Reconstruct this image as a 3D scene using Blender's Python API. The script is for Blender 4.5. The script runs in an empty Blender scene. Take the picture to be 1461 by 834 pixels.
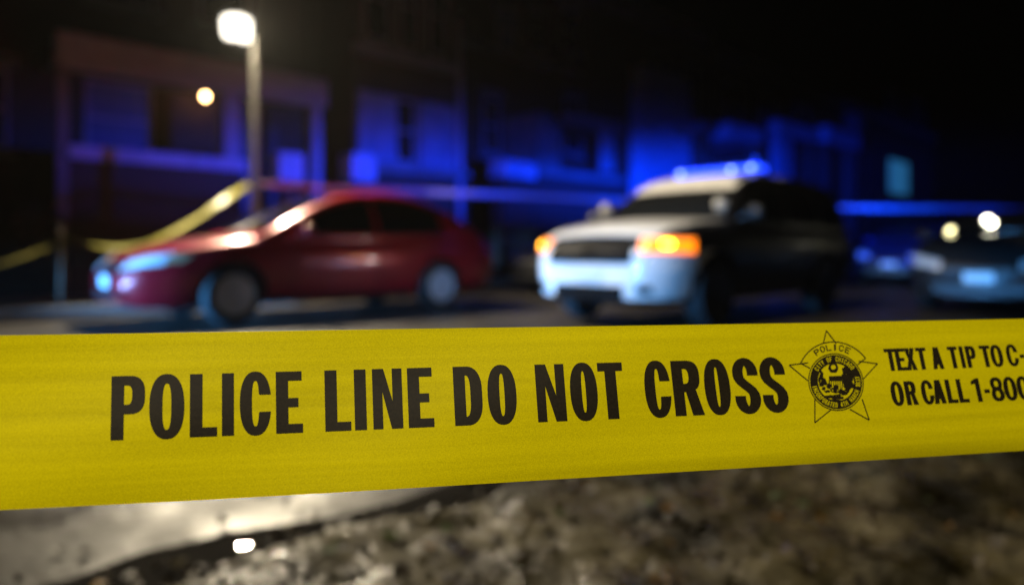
import bpy, bmesh, math, random
import numpy as np
from mathutils import Vector, Matrix, noise
from mathutils.bvhtree import BVHTree

random.seed(7)
R = math.radians
S = bpy.context.scene
C = S.collection

# ------------------------------------------------------------------ camera
CAM_Z = 0.84
FPX = 974.0            # focal length in photo pixels (24 mm on a 36 mm sensor)
HOR = 355.0            # row of the horizon in the photo
cam_d = bpy.data.cameras.new('camera')
cam = bpy.data.objects.new('camera', cam_d)
C.objects.link(cam)
cam.location = (0, 0, CAM_Z)
cam.rotation_euler = (R(90), 0, 0)
cam_d.sensor_width = 36.0
cam_d.lens = 24.0
cam_d.shift_y = -(417.0 - HOR) / 1461.0
cam_d.clip_start = 0.02
cam_d.clip_end = 2000
cam_d.dof.use_dof = True
cam_d.dof.focus_distance = 0.338
cam_d.dof.aperture_fstop = 3.15
S.camera = cam

# ------------------------------------------------------------------ view / cycles
S.view_settings.view_transform = 'Standard'
S.view_settings.look = 'None'
S.view_settings.exposure = 0.0
S.view_settings.gamma = 1.0
S.render.engine = 'CYCLES'
S.cycles.use_denoising = True
S.cycles.use_adaptive_sampling = True
S.cycles.adaptive_threshold = 0.01
S.cycles.max_bounces = 6
S.cycles.diffuse_bounces = 2
S.cycles.glossy_bounces = 3
S.cycles.transmission_bounces = 4
S.cycles.sample_clamp_indirect = 6.0
S.cycles.caustics_reflective = False
S.cycles.caustics_refractive = False

# ------------------------------------------------------------------ street frame
A = R(46.0)                      # the street runs 46 degrees right of the view axis
SU, CU = math.sin(A), math.cos(A)
def st(l, m):                    # l along the street, m across it (away from camera)
    return (l * SU - m * CU, l * CU + m * SU)
def LM(px, m):
    r = (px - 730.5) / FPX
    Y = m / (SU - CU * r)
    x = r * Y
    return x * SU + Y * CU, Y
def F(px0, px1, py0, py1, m):    # a patch seen in the photo, put on the plane m = const
    l0, _ = LM(px0, m); l1, _ = LM(px1, m)
    _, Y = LM((px0 + px1) / 2, m)
    return l0, l1, CAM_Z - (py1 - HOR) / FPX * Y, CAM_Z - (py0 - HOR) / FPX * Y
def at(px, py, Y):
    return Vector(((px - 730.5) / FPX * Y, Y, CAM_Z - (py - HOR) / FPX * Y))
HEAD = math.atan2(-CU, -SU)      # the cars point towards the lower left

# ------------------------------------------------------------------ night sky
W = bpy.data.worlds.new('World')
S.world = W
W.use_nodes = True
nt = W.node_tree
sky = nt.nodes.new('ShaderNodeTexSky')
sky.sky_type = 'NISHITA'
sky.sun_disc = False
sky.sun_elevation = R(-6)
sky.sun_rotation = R(200)
nt.links.new(sky.outputs[0], nt.nodes['Background'].inputs[0])
nt.nodes['Background'].inputs[1].default_value = 0.05

# ------------------------------------------------------------------ lights outside the frame, some added, and the light bar beams
def lamp(name, kind, loc, energy, color, **kw):
    d = bpy.data.lights.new(name, kind)
    d.energy = energy; d.color = color
    for k, v in kw.items():
        setattr(d, k, v)
    o = bpy.data.objects.new(name, d)
    C.objects.link(o)
    o.location = loc
    return o
def aim(o, target):
    o.rotation_euler = (Vector(target) - o.location).to_track_quat('-Z', 'Y').to_euler()

# added spot close behind the camera to light the tape
nl = lamp('added_tape_light', 'SPOT', (-.30, -1.15, 1.95), 118, (1.0, 0.90, 0.68), shadow_soft_size=0.12, spot_size=R(84), spot_blend=.6)
aim(nl, (.10, .55, .55))
# headlamps of a vehicle standing in the road to the left, shining along the street
def headlamp(m0, m1, energy, cone, flat):
    x_, y_ = st(-3.6, m0)
    h = lamp('headlamp_light', 'SPOT', (x_, y_, 0.50), energy, (0.09, 0.40, 1.0), shadow_soft_size=0.10, spot_size=R(cone), spot_blend=0.5)
    x_, y_ = st(5, m1)
    aim(h, (x_, y_, 0.40)); h.scale = (1.0, flat, 1.0)
headlamp(8.0, 8.2, 12000, 44, .26)
headlamp(4.7, 3.5, 6200, 60, .19)
# added spot high over the road to brighten the police car's hood and roof
x_, y_ = st(.8, 4.4)
f = lamp('added_hood_light', 'SPOT', (x_, y_, 7.4), 3000, (1.0, .85, .64), shadow_soft_size=.2, spot_size=R(34), spot_blend=.6)
x_, y_ = st(7.2, 4.7)
aim(f, (x_, y_, 1.3))
# blue beams of the roof light bar on the police car
BL = st(8.15, 4.5)
def bar_beam(l, m, z, energy, spread=150, flat=.12):      # wide flat beam of the LED modules
    a = lamp('light_bar_beam', 'SPOT', (BL[0], BL[1], 2.0), energy, (0.0, 0.035, 1.0), shadow_soft_size=0.12, spot_size=R(spread), spot_blend=1.0)
    p = st(l, m); aim(a, (p[0], p[1], z)); a.scale = (1.0, flat, 1.0); return a
bar_beam(12.0, 14, 2.5, 5600, spread=146, flat=.10)
bar_beam(30.0, 12.5, 3.0, 26000, spread=100, flat=.16)
bar_beam(17.5, 5.3, .7, 30000, spread=20, flat=1.0)
bar_beam(24.0, 3.0, 1.8, 900, spread=80, flat=.12)

# ------------------------------------------------------------------ materials
def mat(name, col, rough=0.5, metal=0.0, coat=0.0, coat_rough=0.05, spec=0.5, emit=None, estr=0.0, noise_scale=None, noise_amt=0.25, bump=0.0, bump_scale=None, stretch=(1, 1, 1)):
    m = bpy.data.materials.new(name)
    m.use_nodes = True
    n = m.node_tree.nodes; k = m.node_tree.links
    b = n['Principled BSDF']
    b.inputs['Base Color'].default_value = (*col, 1)
    b.inputs['Roughness'].default_value = rough
    b.inputs['Metallic'].default_value = metal
    b.inputs['Coat Weight'].default_value = coat
    b.inputs['Coat Roughness'].default_value = coat_rough
    b.inputs['Specular IOR Level'].default_value = spec
    if emit:
        b.inputs['Emission Color'].default_value = (*emit, 1)
        b.inputs['Emission Strength'].default_value = estr
    if noise_scale:
        tc = n.new('ShaderNodeTexCoord'); mp = n.new('ShaderNodeMapping')
        mp.inputs['Scale'].default_value = stretch
        k.new(tc.outputs['Object'], mp.inputs[0])
        t = n.new('ShaderNodeTexNoise'); t.inputs['Scale'].default_value = noise_scale
        t.inputs['Detail'].default_value = 5
        k.new(mp.outputs[0], t.inputs['Vector'])
        r = n.new('ShaderNodeValToRGB')
        lo = tuple(c * (1 - noise_amt) for c in col); hi = tuple(min(1, c * (1 + noise_amt)) for c in col)
        r.color_ramp.elements[0].position = 0.3; r.color_ramp.elements[0].color = (*lo, 1)
        r.color_ramp.elements[1].position = 0.7; r.color_ramp.elements[1].color = (*hi, 1)
        k.new(t.outputs[0], r.inputs[0]); k.new(r.outputs[0], b.inputs['Base Color'])
        if bump:
            t2 = t
            if bump_scale:
                t2 = n.new('ShaderNodeTexNoise'); t2.inputs['Scale'].default_value = bump_scale
                t2.inputs['Detail'].default_value = 6
                k.new(mp.outputs[0], t2.inputs['Vector'])
            bp = n.new('ShaderNodeBump'); bp.inputs['Strength'].default_value = bump
            bp.inputs['Distance'].default_value = 0.02
            k.new(t2.outputs[0], bp.inputs['Height']); k.new(bp.outputs[0], b.inputs['Normal'])
    return m

def brick_mat(name, c1, c2, mortar):
    m = bpy.data.materials.new(name); m.use_nodes = True
    n = m.node_tree.nodes; k = m.node_tree.links; b = n['Principled BSDF']
    tc = n.new('ShaderNodeTexCoord'); mp = n.new('ShaderNodeMapping')
    mp.inputs['Rotation'].default_value = (R(90), 0, 0)
    rot = n.new('ShaderNodeMapping'); rot.inputs['Rotation'].default_value = (0, 0, -R(44))
    k.new(tc.outputs['Object'], rot.inputs[0]); k.new(rot.outputs[0], mp.inputs[0])
    t = n.new('ShaderNodeTexBrick'); t.inputs['Scale'].default_value = 4.5
    t.inputs['Color1'].default_value = (*c1, 1); t.inputs['Color2'].default_value = (*c2, 1); t.inputs['Mortar'].default_value = (*mortar, 1)
    k.new(mp.outputs[0], t.inputs['Vector']); k.new(t.outputs[0], b.inputs['Base Color'])
    b.inputs['Roughness'].default_value = 0.85
    return m

M = {}
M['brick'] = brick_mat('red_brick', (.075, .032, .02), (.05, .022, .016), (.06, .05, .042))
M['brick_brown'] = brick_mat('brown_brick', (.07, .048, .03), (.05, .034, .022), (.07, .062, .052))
M['stone'] = mat('limestone', (.26, .29, .33), .8, noise_scale=3, noise_amt=.2, bump=.3, bump_scale=25)
M['stone_pale'] = mat('pale_limestone', (.50, .53, .57), .75, noise_scale=4, noise_amt=.15, bump=.25, bump_scale=25)
M['stone_dark'] = mat('weathered_limestone', (.20, .19, .17), .85, noise_scale=2.2, noise_amt=.3, bump=.3, bump_scale=25)
M['white_paint'] = mat('grey_white_painted_wood', (.34, .33, .32), .55, noise_scale=4, noise_amt=.12)
M['shade'] = mat('drawn_window_shade', (.12, .15, .20), .7, noise_scale=2, noise_amt=.15, stretch=(6, 6, 1))
M['pane'] = mat('dark_window_pane', (.012, .013, .015), .06, spec=.5)
M['wood_dark'] = mat('dark_painted_door', (.05, .035, .03), .4, noise_scale=5)
M['concrete'] = mat('concrete', (.26, .25, .23), .8, noise_scale=2.5, noise_amt=.25, bump=.3, bump_scale=40)
M['roof_tar'] = mat('roofing', (.04, .04, .04), .9, noise_scale=3)
M['galv'] = mat('galvanised_steel', (.36, .36, .34), .42, metal=.55, noise_scale=3, noise_amt=.18)
M['grille_black'] = mat('black_grille_mesh', (.004, .004, .004), .7, spec=.08)
M['pole_paint'] = mat('grey_painted_pole', (.12, .115, .10), .5, noise_scale=3, noise_amt=.18)
M['black_plastic'] = mat('black_plastic', (.012, .012, .013), .45)
M['rubber'] = mat('tyre_rubber', (.014, .014, .014), .75, noise_scale=20)
M['alloy'] = mat('alloy_wheel', (.62, .63, .66), .30, metal=.45, coat=.6)
M['chrome'] = mat('chrome', (.75, .75, .76), .10, metal=1.0)
M['glass'] = mat('tinted_car_glass', (.008, .009, .010), .03, spec=.5)
M['red_paint'] = mat('red_car_paint', (.34, .006, .014), .30, metal=.25, coat=1.0, coat_rough=.03, noise_scale=1.5, noise_amt=.06)
M['black_paint'] = mat('black_car_paint', (.004, .004, .005), .4, coat=.12, coat_rough=.1, spec=.25, noise_scale=2, noise_amt=.1)
M['white_car'] = mat('white_car_paint', (.72, .71, .68), .32, coat=1.0, coat_rough=.03, noise_scale=2, noise_amt=.05)
M['grey_paint'] = mat('grey_car_paint', (.04, .041, .043), .30, metal=.5, coat=1.0, coat_rough=.04, noise_scale=2, noise_amt=.06)
M['blue_paint'] = mat('dark_blue_car_paint', (.015, .025, .06), .30, metal=.3, coat=1.0, coat_rough=.04, noise_scale=2, noise_amt=.06)
M['lens'] = mat('clear_headlamp', (.72, .74, .76), .25, metal=.2, coat=1.0, coat_rough=.02)
M['lens_white_lit'] = mat('lit_white_lamp', (.9, .9, .9), .2, emit=(1, .97, .9), estr=40)
M['lens_amber_lit'] = mat('lit_amber_lamp', (.5, .18, .02), .2, emit=(1, .19, .0), estr=2.6)
M['lens_amber_core'] = mat('lit_amber_bulb', (.5, .18, .02), .2, emit=(1, .45, .02), estr=26)
M['lens_red'] = mat('red_tail_lamp', (.22, .008, .008), .15, coat=1.0)
M['blue_lit'] = mat('lit_blue_led', (.02, .05, .5), .2, emit=(.010, .05, 1.0), estr=4)
M['blue_core'] = mat('bright_blue_led', (.1, .1, .6), .2, emit=(.16, .26, 1.0), estr=11)
M['plate'] = mat('licence_plate', (.62, .66, .70), .3, noise_scale=30, noise_amt=.1)
M['lamp_lit'] = mat('lit_lamp_globe', (.9, .9, .85), .3, emit=(1.0, .93, .78), estr=4)
M['porch_lit'] = mat('lit_porch_bulb', (.9, .7, .5), .3, emit=(1.0, .56, .22), estr=34)
M['leaf_green'] = mat('evergreen_leaf', (.05, .06, .025), .55, noise_scale=6, noise_amt=.4)
M['bark'] = mat('bark', (.07, .05, .035), .9, noise_scale=12, noise_amt=.4, bump=.5)

# ------------------------------------------------------------------ mesh helpers
class MB:
    def __init__(self):
        self.v = []; self.f = []
    def add(self, vs, fs):
        o = len(self.v); self.v += [Vector(p) for p in vs]; self.f += [tuple(i + o for i in f) for f in fs]
        return self
    def hexa(self, p):           # 8 corners: bottom 4, top 4
        return self.add(p, [(3, 2, 1, 0), (4, 5, 6, 7), (0, 1, 5, 4), (1, 2, 6, 5), (2, 3, 7, 6), (3, 0, 4, 7)])
    def box(self, x0, x1, y0, y1, z0, z1):
        return self.hexa([(x0, y0, z0), (x1, y0, z0), (x1, y1, z0), (x0, y1, z0), (x0, y0, z1), (x1, y0, z1), (x1, y1, z1), (x0, y1, z1)])
    def sbox(self, l0, l1, m0, m1, z0, z1):     # box square to the street
        a, b, c, d = st(l0, m0), st(l1, m0), st(l1, m1), st(l0, m1)
        return self.hexa([(*a, z0), (*b, z0), (*c, z0), (*d, z0), (*a, z1), (*b, z1), (*c, z1), (*d, z1)])
    def tube(self, pts, rad, n=12, cap=True):
        pts = [Vector(p) for p in pts]
        if not hasattr(rad, '__len__'): rad = [rad] * len(pts)
        vs = []; fs = []
        for i, p in enumerate(pts):
            t = (pts[min(i + 1, len(pts) - 1)] - pts[max(i - 1, 0)]).normalized()
            a = t.orthogonal().normalized() if abs(t.z) > .99 else Vector((0, 0, 1)).cross(t).normalized()
            b = t.cross(a)
            for j in range(n):
                w = 2 * math.pi * j / n
                vs.append(p + (a * math.cos(w) + b * math.sin(w)) * rad[i])
        for i in range(len(pts) - 1):
            for j in range(n):
                fs.append((i * n + j, i * n + (j + 1) % n, (i + 1) * n + (j + 1) % n, (i + 1) * n + j))
        if cap:
            fs.append(tuple(range(n - 1, -1, -1))); fs.append(tuple(range((len(pts) - 1) * n, len(pts) * n)))
        return self.add(vs, fs)
    def lathe(self, prof, n=32, axis='Z', origin=(0, 0, 0)):   # prof: (radius, height)
        vs = []; fs = []
        o = Vector(origin)
        for r, hh in prof:
            for j in range(n):
                w = 2 * math.pi * j / n
                c, s = r * math.cos(w), r * math.sin(w)
                vs.append(o + (Vector((c, s, hh)) if axis == 'Z' else Vector((c, hh, s))))
        k = len(prof)
        for i in range(k - 1):
            for j in range(n):
                fs.append((i * n + j, i * n + (j + 1) % n, (i + 1) * n + (j + 1) % n, (i + 1) * n + j))
        fs.append(tuple(range(n - 1, -1, -1))); fs.append(tuple(range((k - 1) * n, k * n)))
        return self.add(vs, fs)
    def build(self, name, m, parent=None, rel=(0, 0, 0), smooth=False, bevel=0.0):
        me = bpy.data.meshes.new(name)
        rel = Vector(rel)
        me.from_pydata([tuple(p - rel) for p in self.v], [], self.f)
        bm = bmesh.new(); bm.from_mesh(me)
        bmesh.ops.recalc_face_normals(bm, faces=bm.faces)
        bm.to_mesh(me); bm.free()
        if smooth:
            for p in me.polygons: p.use_smooth = True
        me.materials.append(M[m] if isinstance(m, str) else m)
        o = bpy.data.objects.new(name, me)
        C.objects.link(o)
        if parent: o.parent = parent
        if bevel:
            md = o.modifiers.new('bevel', 'BEVEL'); md.width = bevel; md.segments = 2; md.limit_method = 'ANGLE'
        return o

def tag(o, label, cat, group=None):
    o['label'] = label; o['category'] = cat
    if group: o['group'] = group
    return o
def thing(name, label, cat, loc=(0, 0, 0), rz=0.0, group=None):
    o = bpy.data.objects.new(name, None)
    C.objects.link(o)
    o.location = loc; o.rotation_euler = (0, 0, rz)
    return tag(o, label, cat, group)
def structure(o, kind='structure'):
    o['kind'] = kind; return o

# ------------------------------------------------------------------ ground, road, verge, far pavement
def wet_road_material():
    m = bpy.data.materials.new('wet_asphalt'); m.use_nodes = True
    n = m.node_tree.nodes; k = m.node_tree.links; b = n['Principled BSDF']
    tc = n.new('ShaderNodeTexCoord')
    big = n.new('ShaderNodeTexNoise'); big.inputs['Scale'].default_value = 2.6; big.inputs['Detail'].default_value = 7
    k.new(tc.outputs['Object'], big.inputs['Vector'])
    fine = n.new('ShaderNodeTexNoise'); fine.inputs['Scale'].default_value = 60; fine.inputs['Detail'].default_value = 6
    k.new(tc.outputs['Object'], fine.inputs['Vector'])
    cr = n.new('ShaderNodeValToRGB')
    cr.color_ramp.elements[0].position = .35; cr.color_ramp.elements[0].color = (.022, .019, .015, 1)
    cr.color_ramp.elements[1].position = .7; cr.color_ramp.elements[1].color = (.050, .044, .034, 1)
    k.new(fine.outputs[0], cr.inputs[0]); k.new(cr.outputs[0], b.inputs['Base Color'])
    rr = n.new('ShaderNodeMapRange')
    rr.inputs['From Min'].default_value = .35; rr.inputs['From Max'].default_value = .62
    rr.inputs['To Min'].default_value = .30; rr.inputs['To Max'].default_value = .62
    b.inputs['Specular IOR Level'].default_value = .34
    k.new(big.outputs[0], rr.inputs[0]); k.new(rr.outputs[0], b.inputs['Roughness'])
    bp = n.new('ShaderNodeBump'); bp.inputs['Strength'].default_value = .55; bp.inputs['Distance'].default_value = .012
    mid = n.new('ShaderNodeTexNoise'); mid.inputs['Scale'].default_value = 11; mid.inputs['Detail'].default_value = 8; mid.inputs['Roughness'].default_value = .62
    k.new(tc.outputs['Object'], mid.inputs['Vector'])
    k.new(mid.outputs[0], bp.inputs['Height']); k.new(bp.outputs[0], b.inputs['Normal'])
    return m
M['road'] = wet_road_material()
def verge_material():
    m = bpy.data.materials.new('muddy_verge'); m.use_nodes = True
    n = m.node_tree.nodes; k = m.node_tree.links; b = n['Principled BSDF']
    tc = n.new('ShaderNodeTexCoord')
    def nz(sc, det): 
        t = n.new('ShaderNodeTexNoise'); t.inputs['Scale'].default_value = sc; t.inputs['Detail'].default_value = det
        k.new(tc.outputs['Object'], t.inputs['Vector']); return t
    a, c, e = nz(3.2, 8), nz(38, 5), nz(11, 4)
    r = n.new('ShaderNodeValToRGB'); r.color_ramp.elements.new(.52)
    for q, (p_, col) in enumerate(((.36, (.012, .009, .004)), (.48, (.075, .060, .026)), (.62, (.16, .132, .066)))):
        r.color_ramp.elements[q].position = p_; r.color_ramp.elements[q].color = (*col, 1)
    k.new(a.outputs[0], r.inputs[0]); k.new(r.outputs[0], b.inputs['Base Color'])
    mr = n.new('ShaderNodeMapRange'); mr.inputs['From Min'].default_value = .38; mr.inputs['From Max'].default_value = .56
    mr.inputs['To Min'].default_value = .20; mr.inputs['To Max'].default_value = .8
    k.new(e.outputs[0], mr.inputs[0]); k.new(mr.outputs[0], b.inputs['Roughness'])
    bp = n.new('ShaderNodeBump'); bp.inputs['Strength'].default_value = .8; bp.inputs['Distance'].default_value = .02
    k.new(c.outputs[0], bp.inputs['Height']); k.new(bp.outputs[0], b.inputs['Normal'])
    return m
def leaf_material():
    m = bpy.data.materials.new('fallen_leaves'); m.use_nodes = True
    n = m.node_tree.nodes; k = m.node_tree.links; b = n['Principled BSDF']
    g_ = n.new('ShaderNodeNewGeometry'); r = n.new('ShaderNodeValToRGB'); r.color_ramp.interpolation = 'CONSTANT'
    cols = ((0, (.030, .020, .011)), (.3, (.055, .040, .022)), (.55, (.10, .075, .040)), (.8, (.13, .105, .06)), (.92, (.26, .13, .012)), (.975, (.08, .12, .03)))
    while len(r.color_ramp.elements) < len(cols): r.color_ramp.elements.new(.5)
    for q, (p_, col) in enumerate(cols): r.color_ramp.elements[q].position = p_
    for q, (p_, col) in enumerate(cols): r.color_ramp.elements[q].position = p_; r.color_ramp.elements[q].color = (*col, 1)
    k.new(g_.outputs['Random Per Island'], r.inputs[0]); k.new(r.outputs[0], b.inputs['Base Color'])
    w_ = n.new('ShaderNodeTexWhiteNoise'); w_.noise_dimensions = '1D'
    k.new(g_.outputs['Random Per Island'], w_.inputs['W'])
    mr = n.new('ShaderNodeMapRange'); mr.inputs['From Min'].default_value = .72; mr.inputs['From Max'].default_value = .9
    mr.inputs['To Min'].default_value = .62; mr.inputs['To Max'].default_value = .14      # some leaves are soaked
    k.new(w_.outputs['Value'], mr.inputs[0]); k.new(mr.outputs[0], b.inputs['Roughness'])
    return m
M['verge'] = verge_material()
M['gutter'] = mat('dark_gutter_strip', (.010, .008, .006), .95, spec=.05, noise_scale=9, noise_amt=.4)
M['far_grass'] = mat('worn_winter_grass', (.05, .045, .025), .85, noise_scale=3, noise_amt=.4, bump=.5, bump_scale=60)
M['leaf_litter'] = leaf_material()
M['puddle'] = mat('puddle_water', (.010, .010, .010), .07, spec=.6)

g = MB(); g.add([(-400, -400, -.03), (400, -400, -.03), (400, 400, -.03), (-400, 400, -.03)], [(0, 1, 2, 3)])
structure(g.build('ground', 'far_grass'))
rd = MB()
rd.add([(*st(-60, -8), 0), (*st(140, -8), 0), (*st(140, 9.7), 0), (*st(-60, 9.7), 0)], [(0, 1, 2, 3)])
structure(rd.build('road', 'road'))
# far kerb, parkway strip and pavement
structure(MB().sbox(-60, 140, 9.7, 9.85, -.02, .13).build('kerb', 'concrete'))
structure(MB().sbox(-60, 140, 9.85, 11.0, -.02, .12).build('parkway', 'far_grass'))
structure(MB().sbox(-60, 140, 11.0, 12.0, -.02, .124).build('pavement', 'concrete'))
structure(MB().sbox(-60, 140, 12.0, 26.0, -.02, .118).build('front_lawn', 'far_grass'))

# near verge: rough mud and dead leaves behind a low broken edge; the edge runs 54 degrees right of the view
e0 = Vector((-.97, 1.72)); ed = Vector((math.sin(R(54)), math.cos(R(54)))); en = Vector((ed.y, -ed.x))   # en: towards the verge
def verge_h(p, q):
    v = Vector((p, q, 0))
    wob = 0.05 * noise.noise(Vector((p * 2.3, 7.1, 0))) + .025 * noise.noise(Vector((p * 7, 3.1, 0)))
    e = q + wob
    rise = max(0.0, min(1.0, (e - .10) / .10))
    rise = rise * rise * (3 - 2 * rise)
    hgt = rise * (.06 + .05 * noise.noise(Vector((p * 2.6, q * 3.6, 1.7))) + .02 * noise.noise(Vector((p * 7.7, q * 9.5, 4.4))) + .011 * noise.noise(Vector((p * 21, q * 23, 9))))
    return max(hgt, .004) if e > .02 else -.01
vm = MB()
ps = np.concatenate([np.arange(-2.2, 3.2, .022), np.arange(3.2, 12, .12)])
qs = np.concatenate([np.arange(-.12, 1.9, .022), np.arange(1.9, 6, .15)])
for p in ps:
    for q in qs:
        w = e0 + ed * float(p) + en * float(q)
        vm.v.append(Vector((w.x, w.y, verge_h(float(p), float(q)))))
nq = len(qs)
for i in range(len(ps) - 1):
    for j in range(nq - 1):
        vm.f.append((i * nq + j, i * nq + j + 1, (i + 1) * nq + j + 1, (i + 1) * nq + j))
structure(vm.build('verge', 'verge', smooth=True))
# dark strip of uneven width along the edge
gm = MB()
N = 160
for i in range(N + 1):
    p = -2.2 + 9.0 * i / N
    wid = .13 + .07 * noise.noise(Vector((p * 2.1, .3, 0))) + .03 * noise.noise(Vector((p * 6.3, 5.3, 0)))
    c = .02 * noise.noise(Vector((p * 3, 8, 0)))
    a = e0 + ed * p + en * (c - wid); b = e0 + ed * p + en * (c + .20)
    gm.v += [Vector((a.x, a.y, .004)), Vector((b.x, b.y, .012))]
for i in range(N):
    gm.f.append((2 * i, 2 * i + 1, 2 * i + 3, 2 * i + 2))
structure(gm.build('gutter', 'gutter'))
# puddle on the road that mirrors the street lamp; its tilt is set to throw the lamp's reflection at the camera
pm = MB()
pc = Vector((-.737, 1.885, .006))
pn = ((Vector((0, 0, CAM_Z)) - pc).normalized() + (Vector((-3.99, 10.18, 4.15)) - pc).normalized()).normalized()
ring = []
for j in range(40):
    w = 2 * math.pi * j / 40
    rr = .046 * (1 + .35 * noise.noise(Vector((math.cos(w) * 1.5, math.sin(w) * 1.5, 2))))
    dx, dy = math.cos(w) * rr, math.sin(w) * rr * .8
    ring.append((pc.x + dx, pc.y + dy, pc.z - (pn.x * dx + pn.y * dy) / pn.z))
pm.add(ring, [tuple(range(40))])
structure(pm.build('puddle', 'puddle'))
# fallen leaves
lm = MB()
for i in range(2400):
    p = random.uniform(-1.6, 4.5); q = random.uniform(.0, 2.2)
    if i % 40 == 0: q = random.uniform(-.5, 0)
    w = e0 + ed * p + en * q
    if w.y < .6: continue
    z = max(verge_h(p, q), 0) + .008
    s = random.uniform(.012, .034); a = random.uniform(0, 6.28)
    tx_, ty_ = random.gauss(0, .5), random.gauss(0, .5)
    vs = []
    for (dx, dy, dz) in ((-1, 0, .2), (-.3, -.55, 0), (.5, -.45, .05), (1, 0, .3), (.5, .45, .05), (-.3, .55, 0)):
        X = (dx * math.cos(a) - dy * math.sin(a)) * s; Y_ = (dx * math.sin(a) + dy * math.cos(a)) * s
        vs.append((w.x + X, w.y + Y_, z + abs(tx_ * X + ty_ * Y_) + dz * s * .6))
    lm.add(vs, [(0, 1, 5), (1, 2, 4, 5), (2, 3, 4)])
structure(lm.build('leaf_litter', 'leaf_litter'), 'stuff')

# ------------------------------------------------------------------ houses
WALL = 14.3
def window(parent, rel, l0, l1, z0, z1, m, pane='pane', frame='white_paint', stone='stone_dark'):
    t = .07
    f = MB()
    f.sbox(l0, l0 + t, m - .05, m - .002, z0, z1); f.sbox(l1 - t, l1, m - .05, m - .002, z0, z1)
    f.sbox(l0 + t, l1 - t, m - .048, m - .002, z0, z0 + t); f.sbox(l0 + t, l1 - t, m - .048, m - .002, z1 - t, z1)
    zm = (z0 + z1) / 2
    f.sbox(l0 + t, l1 - t, m - .044, m - .002, zm - .03, zm + .03)
    w = f.build('window', frame, parent, rel)
    MB().sbox(l0 + t, l1 - t, m - .02, m - .003, z0 + t, z1 - t).build('pane', pane, w, rel)
    if stone:
        MB().sbox(l0 - .12, l1 + .12, m - .12, m - .001, z0 - .14, z0 - .002).build('sill', stone, w, rel)
        MB().sbox(l0 - .12, l1 + .12, m - .08, m - .001, z1 + .002, z1 + .22).build('lintel', stone, w, rel)
    return w
def house(l0, l1, label, brick, height=8.6, depth=9.0, wall=WALL):
    lc = (l0 + l1) / 2
    x, y = st(lc, wall)
    r = thing('row_house', label, 'house', (x, y, .1), 0, 'brick row houses along the far pavement')
    rel = (x, y, .1)
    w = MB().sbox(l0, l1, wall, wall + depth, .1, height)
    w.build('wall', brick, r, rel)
    MB().sbox(l0 - .06, l1 + .06, wall - .25, wall - .002, height - .55, height + .05).build('cornice', 'stone_dark', r, rel)
    MB().sbox(l0 + .02, l1 - .02, wall + .02, wall + depth - .02, height + .002, height + .1).build('roof', 'roof_tar', r, rel)
    return r, rel
def part(r, rel, name, m, *boxes):
    b = MB()
    for q in boxes: b.sbox(*q)
    return b.build(name, m, r, rel, bevel=.012)
def steps(r, rel, l0, l1, m_top, z_top, n):
    b = MB()
    for i in range(n):
        zt = z_top * (n - i) / n
        b.sbox(l0, l1, m_top - (i + 1) * .27, m_top - i * .27 - .001, .1, .1 + zt * .97)
    return b.build('steps', 'concrete', r, rel)

# house with the white porch beam, at the left
r, rel = house(.6, 7.3, 'brick row house with long pale porch beam and orange porch bulb, behind the street lamp', 'brick')
part(r, rel, 'porch_beam', 'white_paint', (2.25, 6.85, 12.4, 12.75, 3.68, 4.21))
part(r, rel, 'porch_roof', 'roof_tar', (2.3, 6.8, 12.752, 14.29, 3.95, 4.15))
part(r, rel, 'porch_post', 'stone_dark', (2.27, 2.42, 12.46, 12.6, .12, 3.678))
part(r, rel, 'porch_post', 'white_paint', (4.82, 5.12, 12.46, 12.7, 2.474, 3.678))
part(r, rel, 'porch_post', 'white_paint', (6.55, 6.75, 12.46, 12.66, 1.402, 3.678))
part(r, rel, 'porch_wall', 'brick', (2.43, 5.16, 12.46, 12.72, .12, 2.26))
part(r, rel, 'wall_cap', 'stone_pale', (2.43, 5.2, 12.4, 12.78, 2.262, 2.47))
part(r, rel, 'porch_floor', 'concrete', (2.45, 7.0, 12.724, 14.29, 1.2, 1.4))
part(r, rel, 'stair_pier', 'brick', (5.68, 6.04, 12.0, 12.25, .12, 2.1))
part(r, rel, 'pier_cap', 'stone_pale', (5.62, 6.10, 11.94, 12.30, 2.102, 2.62))
steps(r, rel, 6.25, 7.2, 12.45, 1.25, 5)
window(r, rel, 3.02, 4.16, 2.55, 3.93, WALL, pane='shade')
window(r, rel, 1.1, 1.9, 2.5, 3.9, WALL)
for a, b in ((1.3, 2.2), (3.1, 4.2), (5.0, 6.0)):
    window(r, rel, a, b, 5.4, 7.2, WALL)
d = part(r, rel, 'door', 'wood_dark', (5.75, 6.65, WALL - .06, WALL - .002, 1.402, 3.5))
part(d, rel, 'handle', 'chrome', (5.82, 5.86, WALL - .12, WALL - .062, 2.35, 2.47))
lpx = st(LM(293, 13.9)[0], 13.9); lpz = at(293, 138, LM(293, 13.9)[1]).z
b = MB(); b.lathe([(.002, -.055), (.035, -.045), (.05, -.01), (.05, .02), (.03, .05), (.002, .055)], 16, origin=(lpx[0], lpx[1], lpz))
pl = b.build('porch_lamp', 'porch_lit', r, rel, smooth=True)
l_, = (LM(293, 13.9)[0],)
part(pl, rel, 'bracket', 'black_plastic', (l_ - .03, l_ + .03, 13.95, WALL - .002, lpz + .03, lpz + .07))

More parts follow.
